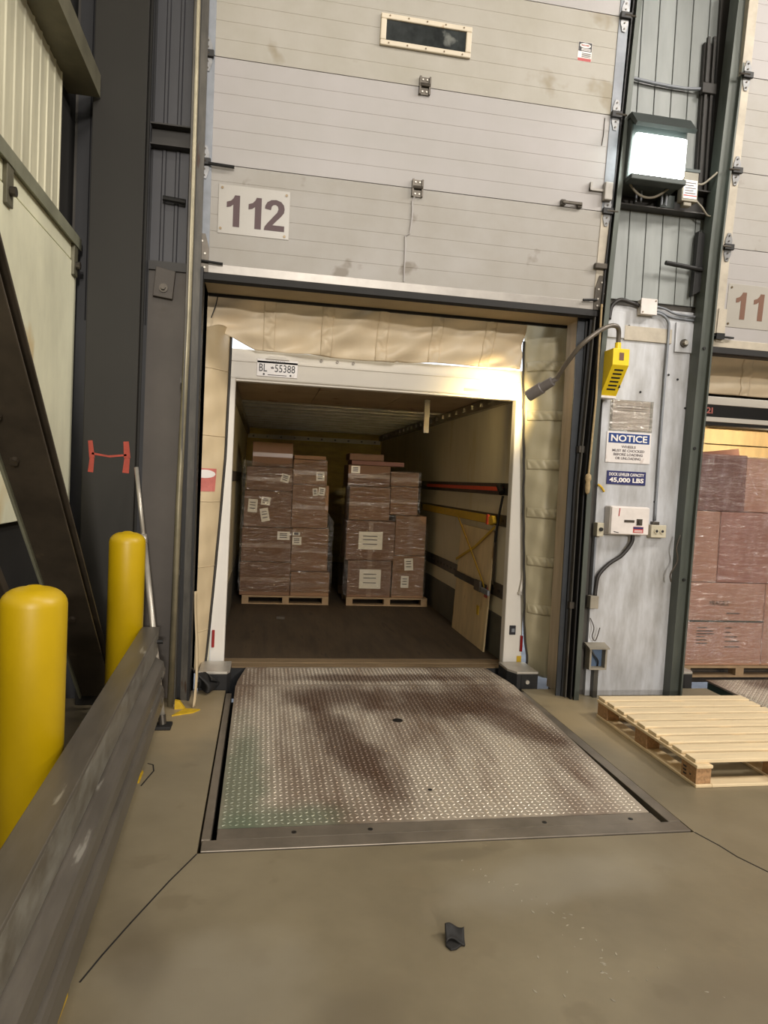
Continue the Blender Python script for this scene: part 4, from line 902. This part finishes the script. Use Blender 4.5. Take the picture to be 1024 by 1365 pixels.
hr = MB().tube(smoothpts([(2.205, TY - .03, 1.38), (2.225, TY - .035, 1.28), (2.226, TY - .03, .9), (2.205, TY - .03, .72)]), .012, 8).build('grab_rod', 'trailer_white', tr, smooth=True)
MB().tube([(-.345, TY - .03, 1.62), (-.36, TY - .035, 1.3), (-.362, TY - .03, .95)], .012, 8).build('grab_rod', 'trailer_white', tr, smooth=True)
MB().tube([(2.205, TY, 1.39), (2.205, TY - .035, 1.39)], .018, 8).build('rod_lug', 'lite_metal', tr)
MB().tube([(2.205, TY, .71), (2.205, TY - .035, .71)], .018, 8).build('rod_lug', 'lite_metal', tr)
k = bx(2.135, 2.19, TY - .012, TY + .002, .345, .425).build('lock_plate', 'black', tr, bevel=.004)
bx(2.15, 2.178, TY - .018, TY - .01, .37, .40).build('lock_core', 'galv', k)
for x in (2.235, -.355):
    bx(x, x + .022, TY - .02, TY + .002, .20 if x > 0 else .22, .34 if x > 0 else .36).build('tail_lamp', 'redlight', tr, bevel=.004)
bx(2.215, 2.255, TY - .008, TY + .002, .08, .16).build('marker_lamp', 'yellowpaint', tr)
bx(-.40, 2.29, TY, TY + .12, -.20, .048).build('rear_sill', 'trackblack', tr)
# hanging strap bar inside
bx(1.60, 1.655, 7.0, 7.02, 2.13, RZ + .01).build('strap_bar', 'etrack', tr)
# logistic tracks on right wall
for z0, z1, nm in ((1.535, 1.645, 0), (1.25, 1.355, 1), (.60, .725, 2)):
    bx(IX1 - .014, IX1, TY + .12, TE - .1, z0, z1).build('logistic_track', 'etrack', tr)
    for k in range(34):
        y0 = TY + .2 + k * .15
        bx(IX1 - .017, IX1 - .013, y0, y0 + .05, (z0 + z1) / 2 - .012, (z0 + z1) / 2 + .012).build('track_slot', 'trackblack', tr) if k < 24 else None
for z0, z1 in ((1.535, 1.645),): bx(IX0, IX0 + .014, TY + .12, TE - .1, z0, z1).build('logistic_track', 'etrack', tr)
# licence plate
lp = thing('licence_plate', 'white licence plate with dark characters on the trailer header', 'licence plate', (.08, TY - .01, 2.38))
bx(-.085, .235, TY - .012, TY - .008, 2.395, 2.53).build('plate', 'sign', lp, bevel=.004)
text('BL', .062, .060, (-.037, TY - .012, 2.463), 'black', lp, bold=.005)
text('55388', .16, .060, (.135, TY - .012, 2.463), 'black', lp, bold=.005)
MB().extr([(.025, 2.458), (.046, 2.458), (.049, 2.475), (.042, 2.468), (.0355, 2.478), (.029, 2.468), (.022, 2.475)], 'y', TY - .014, TY - .012).build('crown_mark', 'signink', lp)
text('ONTARIO', .12, .014, (.075, TY - .012, 2.514), 'signink', lp)
bx(.0, .15, TY - .0135, TY - .012, 2.406, 2.412).build('slogan_line', 'signink', lp)
for x in (-.03, .18): MB().tube([(x, TY - .012, 2.412), (x, TY - .016, 2.412)], .008, 8).build('screw', 'trackblack', lp)
for x in (.0, .15): pass
MB().extr([(-.02, 2.53), (.165, 2.53), (.13, 2.555), (.01, 2.555)], 'y', TY - .03, TY - .006).build('plate_lamp', 'trailer_white', lp)
# straps and plywood
s = thing('ratchet_strap', 'orange strap lying along the upper track of the trailer wall', 'strap', (IX1 - .02, 7.3, 1.59))
bx(IX1 - .028, IX1 - .0175, 6.05, 9.0, 1.572, 1.61).build('webbing', 'orange', s)
MB().tube([(IX1 - .04, 6.02, 1.555), (IX1 - .04, 6.10, 1.62)], .028, 10).build('buckle', 'trackblack', s)
s = thing('ratchet_strap', 'long yellow strap lying along the middle track of the trailer wall', 'strap', (IX1 - .02, 7.3, 1.29))
bx(IX1 - .028, IX1 - .0175, 6.25, 9.2, 1.255, 1.335).build('webbing', 'yellowweb', s)
MB().extr([(6.15, 1.27), (6.25, 1.245), (6.36, 1.26), (6.46, 1.29), (6.40, 1.34), (6.28, 1.33), (6.2, 1.34)], 'x', IX1 - .06, IX1 - .02).build('folded_end', 'yellowweb', s, bevel=.008)
bx(IX1 - .07, IX1 - .05, 6.29, 6.34, 1.25, 1.345).build('tie_band', 'orange', s)
o = MB().tube(smoothpts([(IX1 - .04, 5.98, 1.53), (IX1 - .05, 6.03, 1.35), (IX1 - .05, 6.10, 1.10)]), .012, 8).build('bungee_cord', 'trackblack', smooth=True)
tag(o, 'short black rubber strap hanging between the trailer wall tracks', 'strap')
s = thing('plywood_sheet', 'pale plywood sheet leaning against the trailer side wall', 'plywood', (IX1 - .05, 6.75, FZ))
MB().add([(2.095, 6.20, FZ), (2.095, 7.30, FZ), (2.145, 7.30, 1.19), (2.145, 6.20, 1.19), (2.11, 6.20, FZ), (2.11, 7.30, FZ), (2.16, 7.30, 1.19), (2.16, 6.20, 1.19)],
         [(0, 1, 2, 3), (4, 7, 6, 5), (0, 4, 5, 1), (1, 5, 6, 2), (2, 6, 7, 3), (3, 7, 4, 0)]).build('sheet', 'plywood', s)
bx(2.108, 2.114, 6.22, 6.30, .56, .66).build('paint_mark', 'red', s)
bx(2.100, 2.106, 6.42, 6.48, .36, .45).build('paint_mark', 'yellowweb', s)
def band(name, label, pts, w, m):
    b = MB(); n = len(pts)
    v = [];
    for p in pts: v += [(p[0], p[1], p[2] - w / 2), (p[0], p[1], p[2] + w / 2)]
    f = [(2 * i, 2 * i + 2, 2 * i + 3, 2 * i + 1) for i in range(n - 1)]
    return tag(b.add(v, f).build(name, m, solid=.004), label, 'strap')
band('ratchet_strap', 'narrow yellow strap slanting down to the left across the plywood', [(2.122, 6.13, 1.24), (2.12, 6.70, 1.0), (2.118, 7.35, .80)], .028, 'yellowweb')
band('ratchet_strap', 'narrow yellow strap slanting down to the right across the plywood', [(2.135, 7.45, 1.28), (2.112, 6.85, .98), (2.10, 6.28, .66)], .028, 'yellowweb')
s = thing('ratchet_strap', 'black ratchet strap holding the plywood to the lowest wall track', 'strap', (2.1, 6.7, .62))
bx(2.100, 2.106, 6.22, 7.32, .615, .685).build('webbing', 'trackblack', s)
bx(2.07, 2.10, 6.34, 6.52, .595, .70).build('ratchet', 'hinge', s, bevel=.008)
bx(2.075, 2.10, 6.10, 6.32, .60, .65).build('lever', 'galv', s, bevel=.006)
o = bx(IX1 - .03, IX1 - .012, 6.16, 6.19, .70, 1.20).build('upright_strap', 'brace'); tag(o, 'narrow dark upright strap at the near edge of the plywood', 'strap')
o = MB().extr([(.20, 7.62), (.29, 7.60), (.30, 7.68), (.24, 7.70)], 'z', FZ, FZ + .025).build('wood_scrap', 'brace'); tag(o, 'dark scrap lying on the trailer floor', 'scrap')

# ---------------------------------------------------------------- pallets, cartons in trailer
def small_pallet(label, x0, x1, y0, z0, m, depth=1.0, h=.105, name='loaded_pallet', group=None):
    p = thing(name, label, 'pallet', ((x0 + x1) / 2, y0 + depth / 2, z0), group)
    xm = (x0 + x1) / 2
    for k in range(6):
        a = y0 + k * depth / 6; bx(x0, x1, a, a + depth / 6 - .03, z0 + h - .018, z0 + h).build('deck_board', m, p)
    for xa in (x0, xm - .04, x1 - .08):
        for ya in (y0, y0 + depth / 2 - .05, y0 + depth - .1): bx(xa, xa + .08, ya, ya + .1, z0 + .016, z0 + h - .018).build('block', m, p)
    for ya in (y0, y0 + depth / 2 - .05, y0 + depth - .1): bx(x0, x1, ya, ya + .1, z0, z0 + .016).build('bottom_board', m, p)
    return p
CART = 'cartons stacked in the trailer'
def carton(label, x0, x1, z0, z1, y0, y1, m='carton', labels=(), tape=True, group=CART, rz=0, vt=False):
    o = thing('carton', label, 'carton', ((x0 + x1) / 2, (y0 + y1) / 2, z0), group)
    hx, hy, h = (x1 - x0) / 2, (y1 - y0) / 2, z1 - z0; o['_l'] = 1
    MB().box(-hx, hx, -hy, hy, 0, h).build('body', m, o, bevel=.008)
    if tape:
        if vt: MB().box(-.028, .028, -hy - .0018, -hy + .001, .004, h - .004).build('tape', 'tape', o)
        else: MB().box(-hx + .004, hx - .004, -hy - .0018, -hy + .001, h * .48 - .025, h * .48 + .025).build('tape', 'tape', o)
    for (u, v, w, hh, a) in labels:
        cx, cz = -hx + u * 2 * hx, v * h; ca, sa = math.cos(a), math.sin(a)
        q = [(cx + px * ca - pz_ * sa, cz + px * sa + pz_ * ca) for px, pz_ in ((-w / 2, -hh / 2), (w / 2, -hh / 2), (w / 2, hh / 2), (-w / 2, hh / 2))]
        lo = MB().extr(q, 'y', -hy - .004, -hy - .0015).build('paper_label', 'label', o)
        for k in (-.2, .05, .25):
            pz_ = k * hh; e = [(cx + px * ca - (pz_ + dz) * sa, cz + px * sa + (pz_ + dz) * ca) for px, dz in ((-w * .32, -.006), (w * .28, -.006), (w * .28, .006), (-w * .32, .006))]
            MB().extr(e, 'y', -hy - .0048, -hy - .0038).build('print_line', 'signink', lo)
    o.rotation_euler = (0, 0, rz)
    return o
small_pallet('loaded pallet under the left carton stack in the trailer', -.20, .85, 8.5, FZ, 'palletold')
small_pallet('loaded pallet under the right carton stack in the trailer', 1.07, 2.10, 8.5, FZ, 'palletold')
Z0 = FZ + .105
yA = 8.52
carton('left bottom carton of the left stack in the trailer', -.235, .37, Z0, .565, yA, yA + .5)
carton('low right bottom carton of the left stack, standing slightly forward', .375, .85, Z0, .46, yA - .02, yA + .48, 'cartonb')
carton('left carton second from bottom of the left stack, one white label', -.23, .365, .57, .985, yA, yA + .5, labels=((.84, .78, .15, .10, 0),))
carton('right carton second from bottom of the left stack, two small labels near its edge', .37, .82, .465, .995, yA + .01, yA + .51, 'cartonb', labels=((.12, .86, .09, .04, 0), (.14, .70, .11, .10, 0)))
carton('left middle carton of the left stack with three white labels', -.215, .35, .99, 1.43, yA + .01, yA + .5, labels=((.18, .58, .11, .16, -.05), (.45, .72, .11, .10, -.1), (.44, .34, .10, .16, .2)), tape=False)
carton('right middle carton of the left stack, label at its top edge', .355, .80, 1.0, 1.525, yA + .01, yA + .5, 'cartonb', labels=((.62, .84, .06, .09, .1), (.80, .86, .08, .10, -.1)))
carton('left carton second from top of the left stack, tilted label', -.20, .35, 1.435, 1.72, yA + .02, yA + .5, labels=((.84, .55, .10, .10, -.25),))
carton('right carton second from top of the left stack, label at its right', .355, .77, 1.53, 1.83, yA + .02, yA + .5, 'cartonb', labels=((.80, .35, .10, .11, .03),))
carton('topmost carton of the left stack in the trailer', -.14, .345, 1.725, 2.02, yA + .03, yA + .5, labels=())
carton('open flat carton on the top right of the left stack', .36, .75, 1.835, 1.885, yA + .05, yA + .5, 'cartonb', tape=False)
yB = 8.53
carton('left bottom carton of the right stack with a white sheet on it', 1.075, 1.625, Z0, .615, yB, yB + .5, labels=((.52, .5, .27, .24, 0),), vt=True)
carton('right bottom carton of the right stack with two labels', 1.64, 2.05, Z0, .69, yB, yB + .5, 'cartonb', labels=((.5, .80, .11, .15, .06), (.4, .38, .10, .15, 0)), tape=False)
carton('left carton second from bottom of the right stack, large white sheet', 1.04, 1.65, .62, 1.115, yB, yB + .5, labels=((.5, .5, .30, .22, 0),), vt=True)
carton('right carton second from bottom of the right stack', 1.655, 2.05, .695, 1.195, yB + .01, yB + .5, 'cartonb', vt=True)
carton('left shiny wrapped middle carton of the right stack', 1.06, 1.57, 1.12, 1.535, yB + .02, yB + .5, 'cartonb')
carton('right shiny wrapped middle carton of the right stack', 1.575, 1.93, 1.20, 1.555, yB + .02, yB + .5, 'cartonb')
carton('left carton second from top of the right stack, small label', 1.03, 1.56, 1.54, 1.80, yB + .02, yB + .5, labels=((.17, .78, .11, .09, 0),))
carton('right carton second from top of the right stack', 1.57, 1.93, 1.56, 1.74, yB + .03, yB + .5, 'cartonb')
carton('flat dark carton lying across the top of the right stack', 1.08, 1.75, 1.805, 1.86, yB + .12, yB + .55, 'cartonc', tape=False)
carton('small carton topmost on the right stack', 1.06, 1.50, 1.865, 1.95, yB + .2, yB + .6, 'carton', tape=False)
def wrap(label, x0, x1, y0, y1, z0, z1, seed):
    rnd = random.Random(seed)
    def ring(u, v):
        P = 2 * (y1 - y0) + (x1 - x0); d = u * P
        if d < y1 - y0: p = (x0, y1 - d)
        elif d < y1 - y0 + x1 - x0: p = (x0 + d - (y1 - y0), y0)
        else: p = (x1, y0 + d - (y1 - y0) - (x1 - x0))
        w = lumpy(u * 9, v * 8, .007, seed)
        t = .05 * max(0, v - .65)
        if p[0] > x1 - .4: p = (p[0] - (p[0] - (x1 - .4)) / .4 * min(.11, max(0, v - .55) * 1.1), p[1])
        return (p[0] + (w if p[1] > y0 else 0), p[1] - .003 + w * .6 + t * .3, z0 + (z1 - z0) * v + .04 * math.sin(u * 9 + seed) * (v if v > .9 else 0))
    o = MB().grid(ring, 120, 60).build('stretch_wrap', M['film'], smooth=True)
    return tag(o, label, 'stretch wrap')
wrap('clear stretch wrap around the left carton stack in the trailer', -.25, .87, yA - .045, yA + .52, Z0 + .05, 1.80, 1)
wrap('clear shiny stretch wrap around the right carton stack in the trailer', 1.02, 2.065, yB - .02, yB + .52, Z0 + .03, 1.72, 2)

# ---------------------------------------------------------------- second dock on the right
D2G = 'wrapped cartons at the second dock'
dl2 = thing('dock_leveler', 'tread-plate dock leveler ramp of the second door, cut by the right edge', 'dock leveler', (4.9, 4.4, 0))
q0, q1, r0, r1 = 3.86, 5.95, 3.05, 5.40
v = [(q0, r0, .002), (q1, r0, .002), (q1, r1, .02), (q0, r1, .02)]
hb(v, .014).build('deck_plate', 'deck', dl2)
o = lugs(q0 + .01, q0 + 1.2, r0 + .01, r1, lambda y: .002 + .018 * (y - r0) / (r1 - r0), .0295).build('tread_lugs', 'lug', dl2); o['kind'] = 'stuff'
MB().extr([(r0 + .1, -.02), (r1 - .02, -.0), (r1 - .02, -.12), (r1 - .5, -.2), (r0 + .1, -.25)], 'x', q0 + .005, q0 + .02).build('lift_arm', 'greenpit', dl2)
bx(3.745, 3.83, 3.05, 5.0, -.06, .003).build('side_angle', 'frame', dl2)
bx(3.745, 5.98, 2.98, 3.045, -.06, .003).build('front_angle', 'frame', dl2)
t2 = thing('box_trailer', 'second trailer with dark header and wooden ceiling, at the right edge', 'trailer', (5.0, 5.9, -1.2))
A0, A1 = 3.82, 6.3
bx(3.52, A1, 5.60, 5.68, 2.428, 2.50).build('rear_rail', 'trailer_white', t2, bevel=.006)
bx(3.52, A1, 5.61, 5.70, 2.323, 2.427).build('rear_header', 'trackblack', t2)
bx(3.52, A1, 5.60, 5.72, 2.278, 2.32).build('lower_rail', 'trailer_white', t2, bevel=.004)
bx(3.52, A1, 5.62, 5.74, 2.25, 2.276).build('rubber_strip', 'rubber', t2)
bx(3.52, 3.60, 5.62, 5.72, .03, 2.25).build('rear_post', 'trailer_white', t2)
bx(3.60, 3.67, 5.74, 10, -.1, 2.6).build('side_wall', 'trailer_in', t2)
bx(A1, A1 + .07, 5.74, 10, -.1, 2.6).build('side_wall', 'trailer_in', t2)
bx(3.60, A1, 10, 10.08, -.1, 2.6).build('front_wall', 'frontwall', t2)
bx(3.67, A1, 5.74, 10, -.1, .02).build('floor', 'tfloor', t2)
for k in range(7):
    ya = 5.78 + k * .6
    bx(3.80, A1 - .01, ya, ya + .595, 2.40, 2.43).build('ceiling_board', 'plywood', t2, bevel=.004)
for yb_ in (6.3, 7.2, 8.1): bx(3.80, A1 - .01, yb_, yb_ + .08, 2.33, 2.40).build('ceiling_joist', 'plywood', t2)
bx(3.60, A1, 5.7, 10, 2.58, 2.62).build('roof', 'rooftop', t2)
text('622I', .150, .055, (3.822, 5.61, 2.376), 'pinkred', t2, bold=.02)
pl_ = bpy.data.lights.new('trailer_lamp', 'POINT'); pl_.energy = 42; pl_.color = (1, .86, .60); pl_.shadow_soft_size = .08
po = bpy.data.objects.new('trailer_lamp', pl_); COL.objects.link(po); po.location = (5.0, 6.1, 2.2)
wb2 = thing('wood_bulkhead', 'lit rough wooden boards behind the load in the second trailer', 'boards', (5.0, 6.95, .02))
for k, (z0, z1, dy) in enumerate(((1.60, 1.86, .0), (1.87, 2.06, .01), (2.07, 2.19, .0), (2.20, 2.36, -.02))): bx(3.70, A1 - .02, 6.95 + dy, 6.98 + dy, z0, z1).build('board', 'plywood', wb2, bevel=.004)
for x in (3.75, 4.7, 5.6): bx(x, x + .09, 6.985, 7.03, .022, 2.38).build('upright', 'plywood', wb2)
cf = MB().extr([(4.02, 2.02), (4.62, 2.10), (4.64, 2.0), (4.3, 1.98)], 'y', 6.2, 6.23).build('card_flap', 'cartonc'); tag(cf, 'dark card flap standing behind the second dock load', 'card')
h2 = thing('head_curtain', 'beige head curtain of the second dock shelter, cut by the right edge', 'curtain', (4.9, 5.45, 2.5))
MB().grid(lambda u, v: (3.40 + 2.95 * u, 5.44 + .12 * v + lumpy(u * 4, v * 1.4, .022, 3.1) + .02 * math.sin(14 * u) * v, 2.86 - .335 * v - .01 * math.sin(5 * u) * v), 90, 24).build('vinyl', 'curtain', h2, smooth=True, solid=.006)
for xc in (4.09, 4.55, 5.0):
    def st2(u, v, xc=xc):
        uu = (xc + (u - .5) * .09 - 3.40 + .05 * v) / 2.95
        return (3.40 + 2.95 * uu, 5.44 + .12 * v + lumpy(uu * 4, v * 1.4, .022, 3.1) + .02 * math.sin(14 * uu) * v - .007 - .013 * abs(math.sin(v * 12 + u * 2)) * math.sin(math.pi * u), 2.86 - .335 * v - .01 * math.sin(5 * uu) * v)
    MB().grid(st2, 8, 50).build('pleat_strip', 'curtain', h2, smooth=True, solid=.004)
small_pallet('loaded pallet at the second dock under the wrapped cartons', 3.675, 4.80, 5.47, .022, 'palletold', 1.05, .10, group=None)
yC = 5.50; ZC = .123
c1 = carton('large brown carton reading FRAGILE at the bottom of the second dock load', 3.68, 4.46, ZC, .855, yC, yC + .6, 'cartond', tape=False, group=D2G)
text('FRAGILE', .19, .042, (-.058, -.302, .554), 'brace', c1, bold=.0)
for i, (x, z, w) in enumerate([(-.26, .33, .10), (-.26, .30, .16), (-.26, .275, .17), (-.26, .25, .08), (-.26, .22, .10), (-.26, .19, .11), (.02, .46, .13), (.02, .33, .06), (.02, .29, .05), (.02, .25, .12), (.02, .21, .14), (.02, .16, .15)]):
    MB().box(x, x + w, -.3025, -.299, z, z + .009).build('print_line', 'brace', c1)
MB().box(-.39, .39, -.304, -.299, .385, .400).build('strapping_band', 'greenpit', c1)
carton('brown carton at the right of the second dock bottom row', 4.465, 4.80, ZC, .855, yC, yC + .6, 'cartond', tape=False, group=D2G)
carton('pale wrapped carton in the middle row at the second dock', 3.68, 3.975, .86, 1.485, yC + .01, yC + .6, 'cartond', tape=False, group=D2G)
carton('reddish brown carton right in the middle row at the second dock', 3.98, 4.78, .86, 1.485, yC + .01, yC + .6, 'cartone', tape=False, group=D2G)
carton('dark brown square carton on top of the second dock load', 3.68, 4.21, 1.49, 1.99, yC + .02, yC + .5, 'cartonc', tape=False, group=D2G)
carton('lit tan carton set back on top at the second dock right edge', 4.24, 4.78, 1.49, 1.98, yC + .16, yC + .6, 'cartond', tape=False, group=D2G)
o = MB().grid(lambda u, v: (3.665 + (1.14) * u, yC - .012 + lumpy(u * 6, v * 5, .004, 5), .14 + 1.84 * v), 90, 60).build('stretch_wrap', M['film2'], smooth=True)
tag(o, 'clear stretch wrap around the second dock load', 'stretch wrap')

# ---------------------------------------------------------------- foreground pallet
wp = thing('wooden_pallet', 'clean pale pine pallet lying on the floor right of the leveler', 'pallet', (3.0, 3.98, 0))
wx0, wx1, wy0, wy1 = 2.415, 3.56, 3.40, 4.57
for k in range(9):
    a = wy0 + .035 + k * (wy1 - wy0 - .035 - .095) / 8
    bx(wx0 + .012, wx1 + random.uniform(-.01, .01), a, a + .095, .126 + random.uniform(-.001, .001), .146).build('deck_board', 'pallet', wp, bevel=.003)
for xa in (wx0, (wx0 + wx1) / 2 - .05, wx1 - .10):
    bx(xa, xa + .10, wy0, wy1, .107, .125).build('stringer_board', 'palletv', wp, bevel=.004)
    bx(xa, xa + .10, wy0 + .0, wy1, .0, .018).build('bottom_board', 'palletv', wp, bevel=.004)
    for ya in (wy0 + .01, (wy0 + wy1) / 2 - .07, wy1 - .15):
        bx(xa + .004, xa + .096, ya, ya + .14, .0185, .1065).build('block', 'chip', wp, bevel=.003)
for ya in (wy0, wy1 - .1): bx(wx0 + .10, wx1 - .1, ya, ya + .1, .0, .018).build('bottom_board', 'pallet', wp, bevel=.004)
for y_, z_, w_ in ((3.50, .075, .030), (3.50, .055, .030), (3.50, .035, .026), (3.455, .05, .012)):
    bx(wx0 + .0025, wx0 + .0045, y_, y_ + w_, z_, z_ + .009).build('stamp_mark', 'black', wp)

# ---------------------------------------------------------------- small floor litter
rs = thing('rubber_scrap', 'torn dark grey rubber scrap lying alone on the foreground floor', 'scrap', (.72, 2.28, 0))
MB().extr([(.688, 2.262), (.70, 2.238), (.722, 2.242), (.748, 2.262), (.757, 2.30), (.735, 2.318), (.712, 2.312), (.694, 2.288)], 'z', 0, .008).build('flat_piece', 'rubber', rs, bevel=.003)
MB().grid(lambda u, v: (.69 + .066 * u + .01 * v, 2.268 + .052 * v + .012 * math.sin(5 * u), .010 + .030 * v * v + .008 * math.sin(4 * u + 2 * v)), 8, 8).build('curled_piece', 'rubber', rs, smooth=True, solid=.006)
rnd = random.Random(3); V = MB()
for k in range(46):
    if k < 20: x, y = rnd.gauss(1.22, .16), rnd.gauss(2.10, .07)
    else: t_ = rnd.random(); x, y = .88 + .35 * t_ + rnd.gauss(0, .03), 2.85 - .6 * t_ + rnd.gauss(0, .06)
    a, s_ = rnd.uniform(0, 3.1), rnd.uniform(.002, .007)
    V.extr([(x + s_ * math.cos(a) * 1.8, y + s_ * math.sin(a) * 1.8), (x - s_ * .5 * math.sin(a), y + s_ * .5 * math.cos(a)), (x - s_ * math.cos(a), y - s_ * math.sin(a)), (x + s_ * .4 * math.sin(a), y - s_ * .4 * math.cos(a))], 'z', 0, .002)
o = V.build('paper_flecks', 'fleck'); tag(o, 'tiny pale flecks scattered on the right foreground floor', 'litter', kind='stuff')
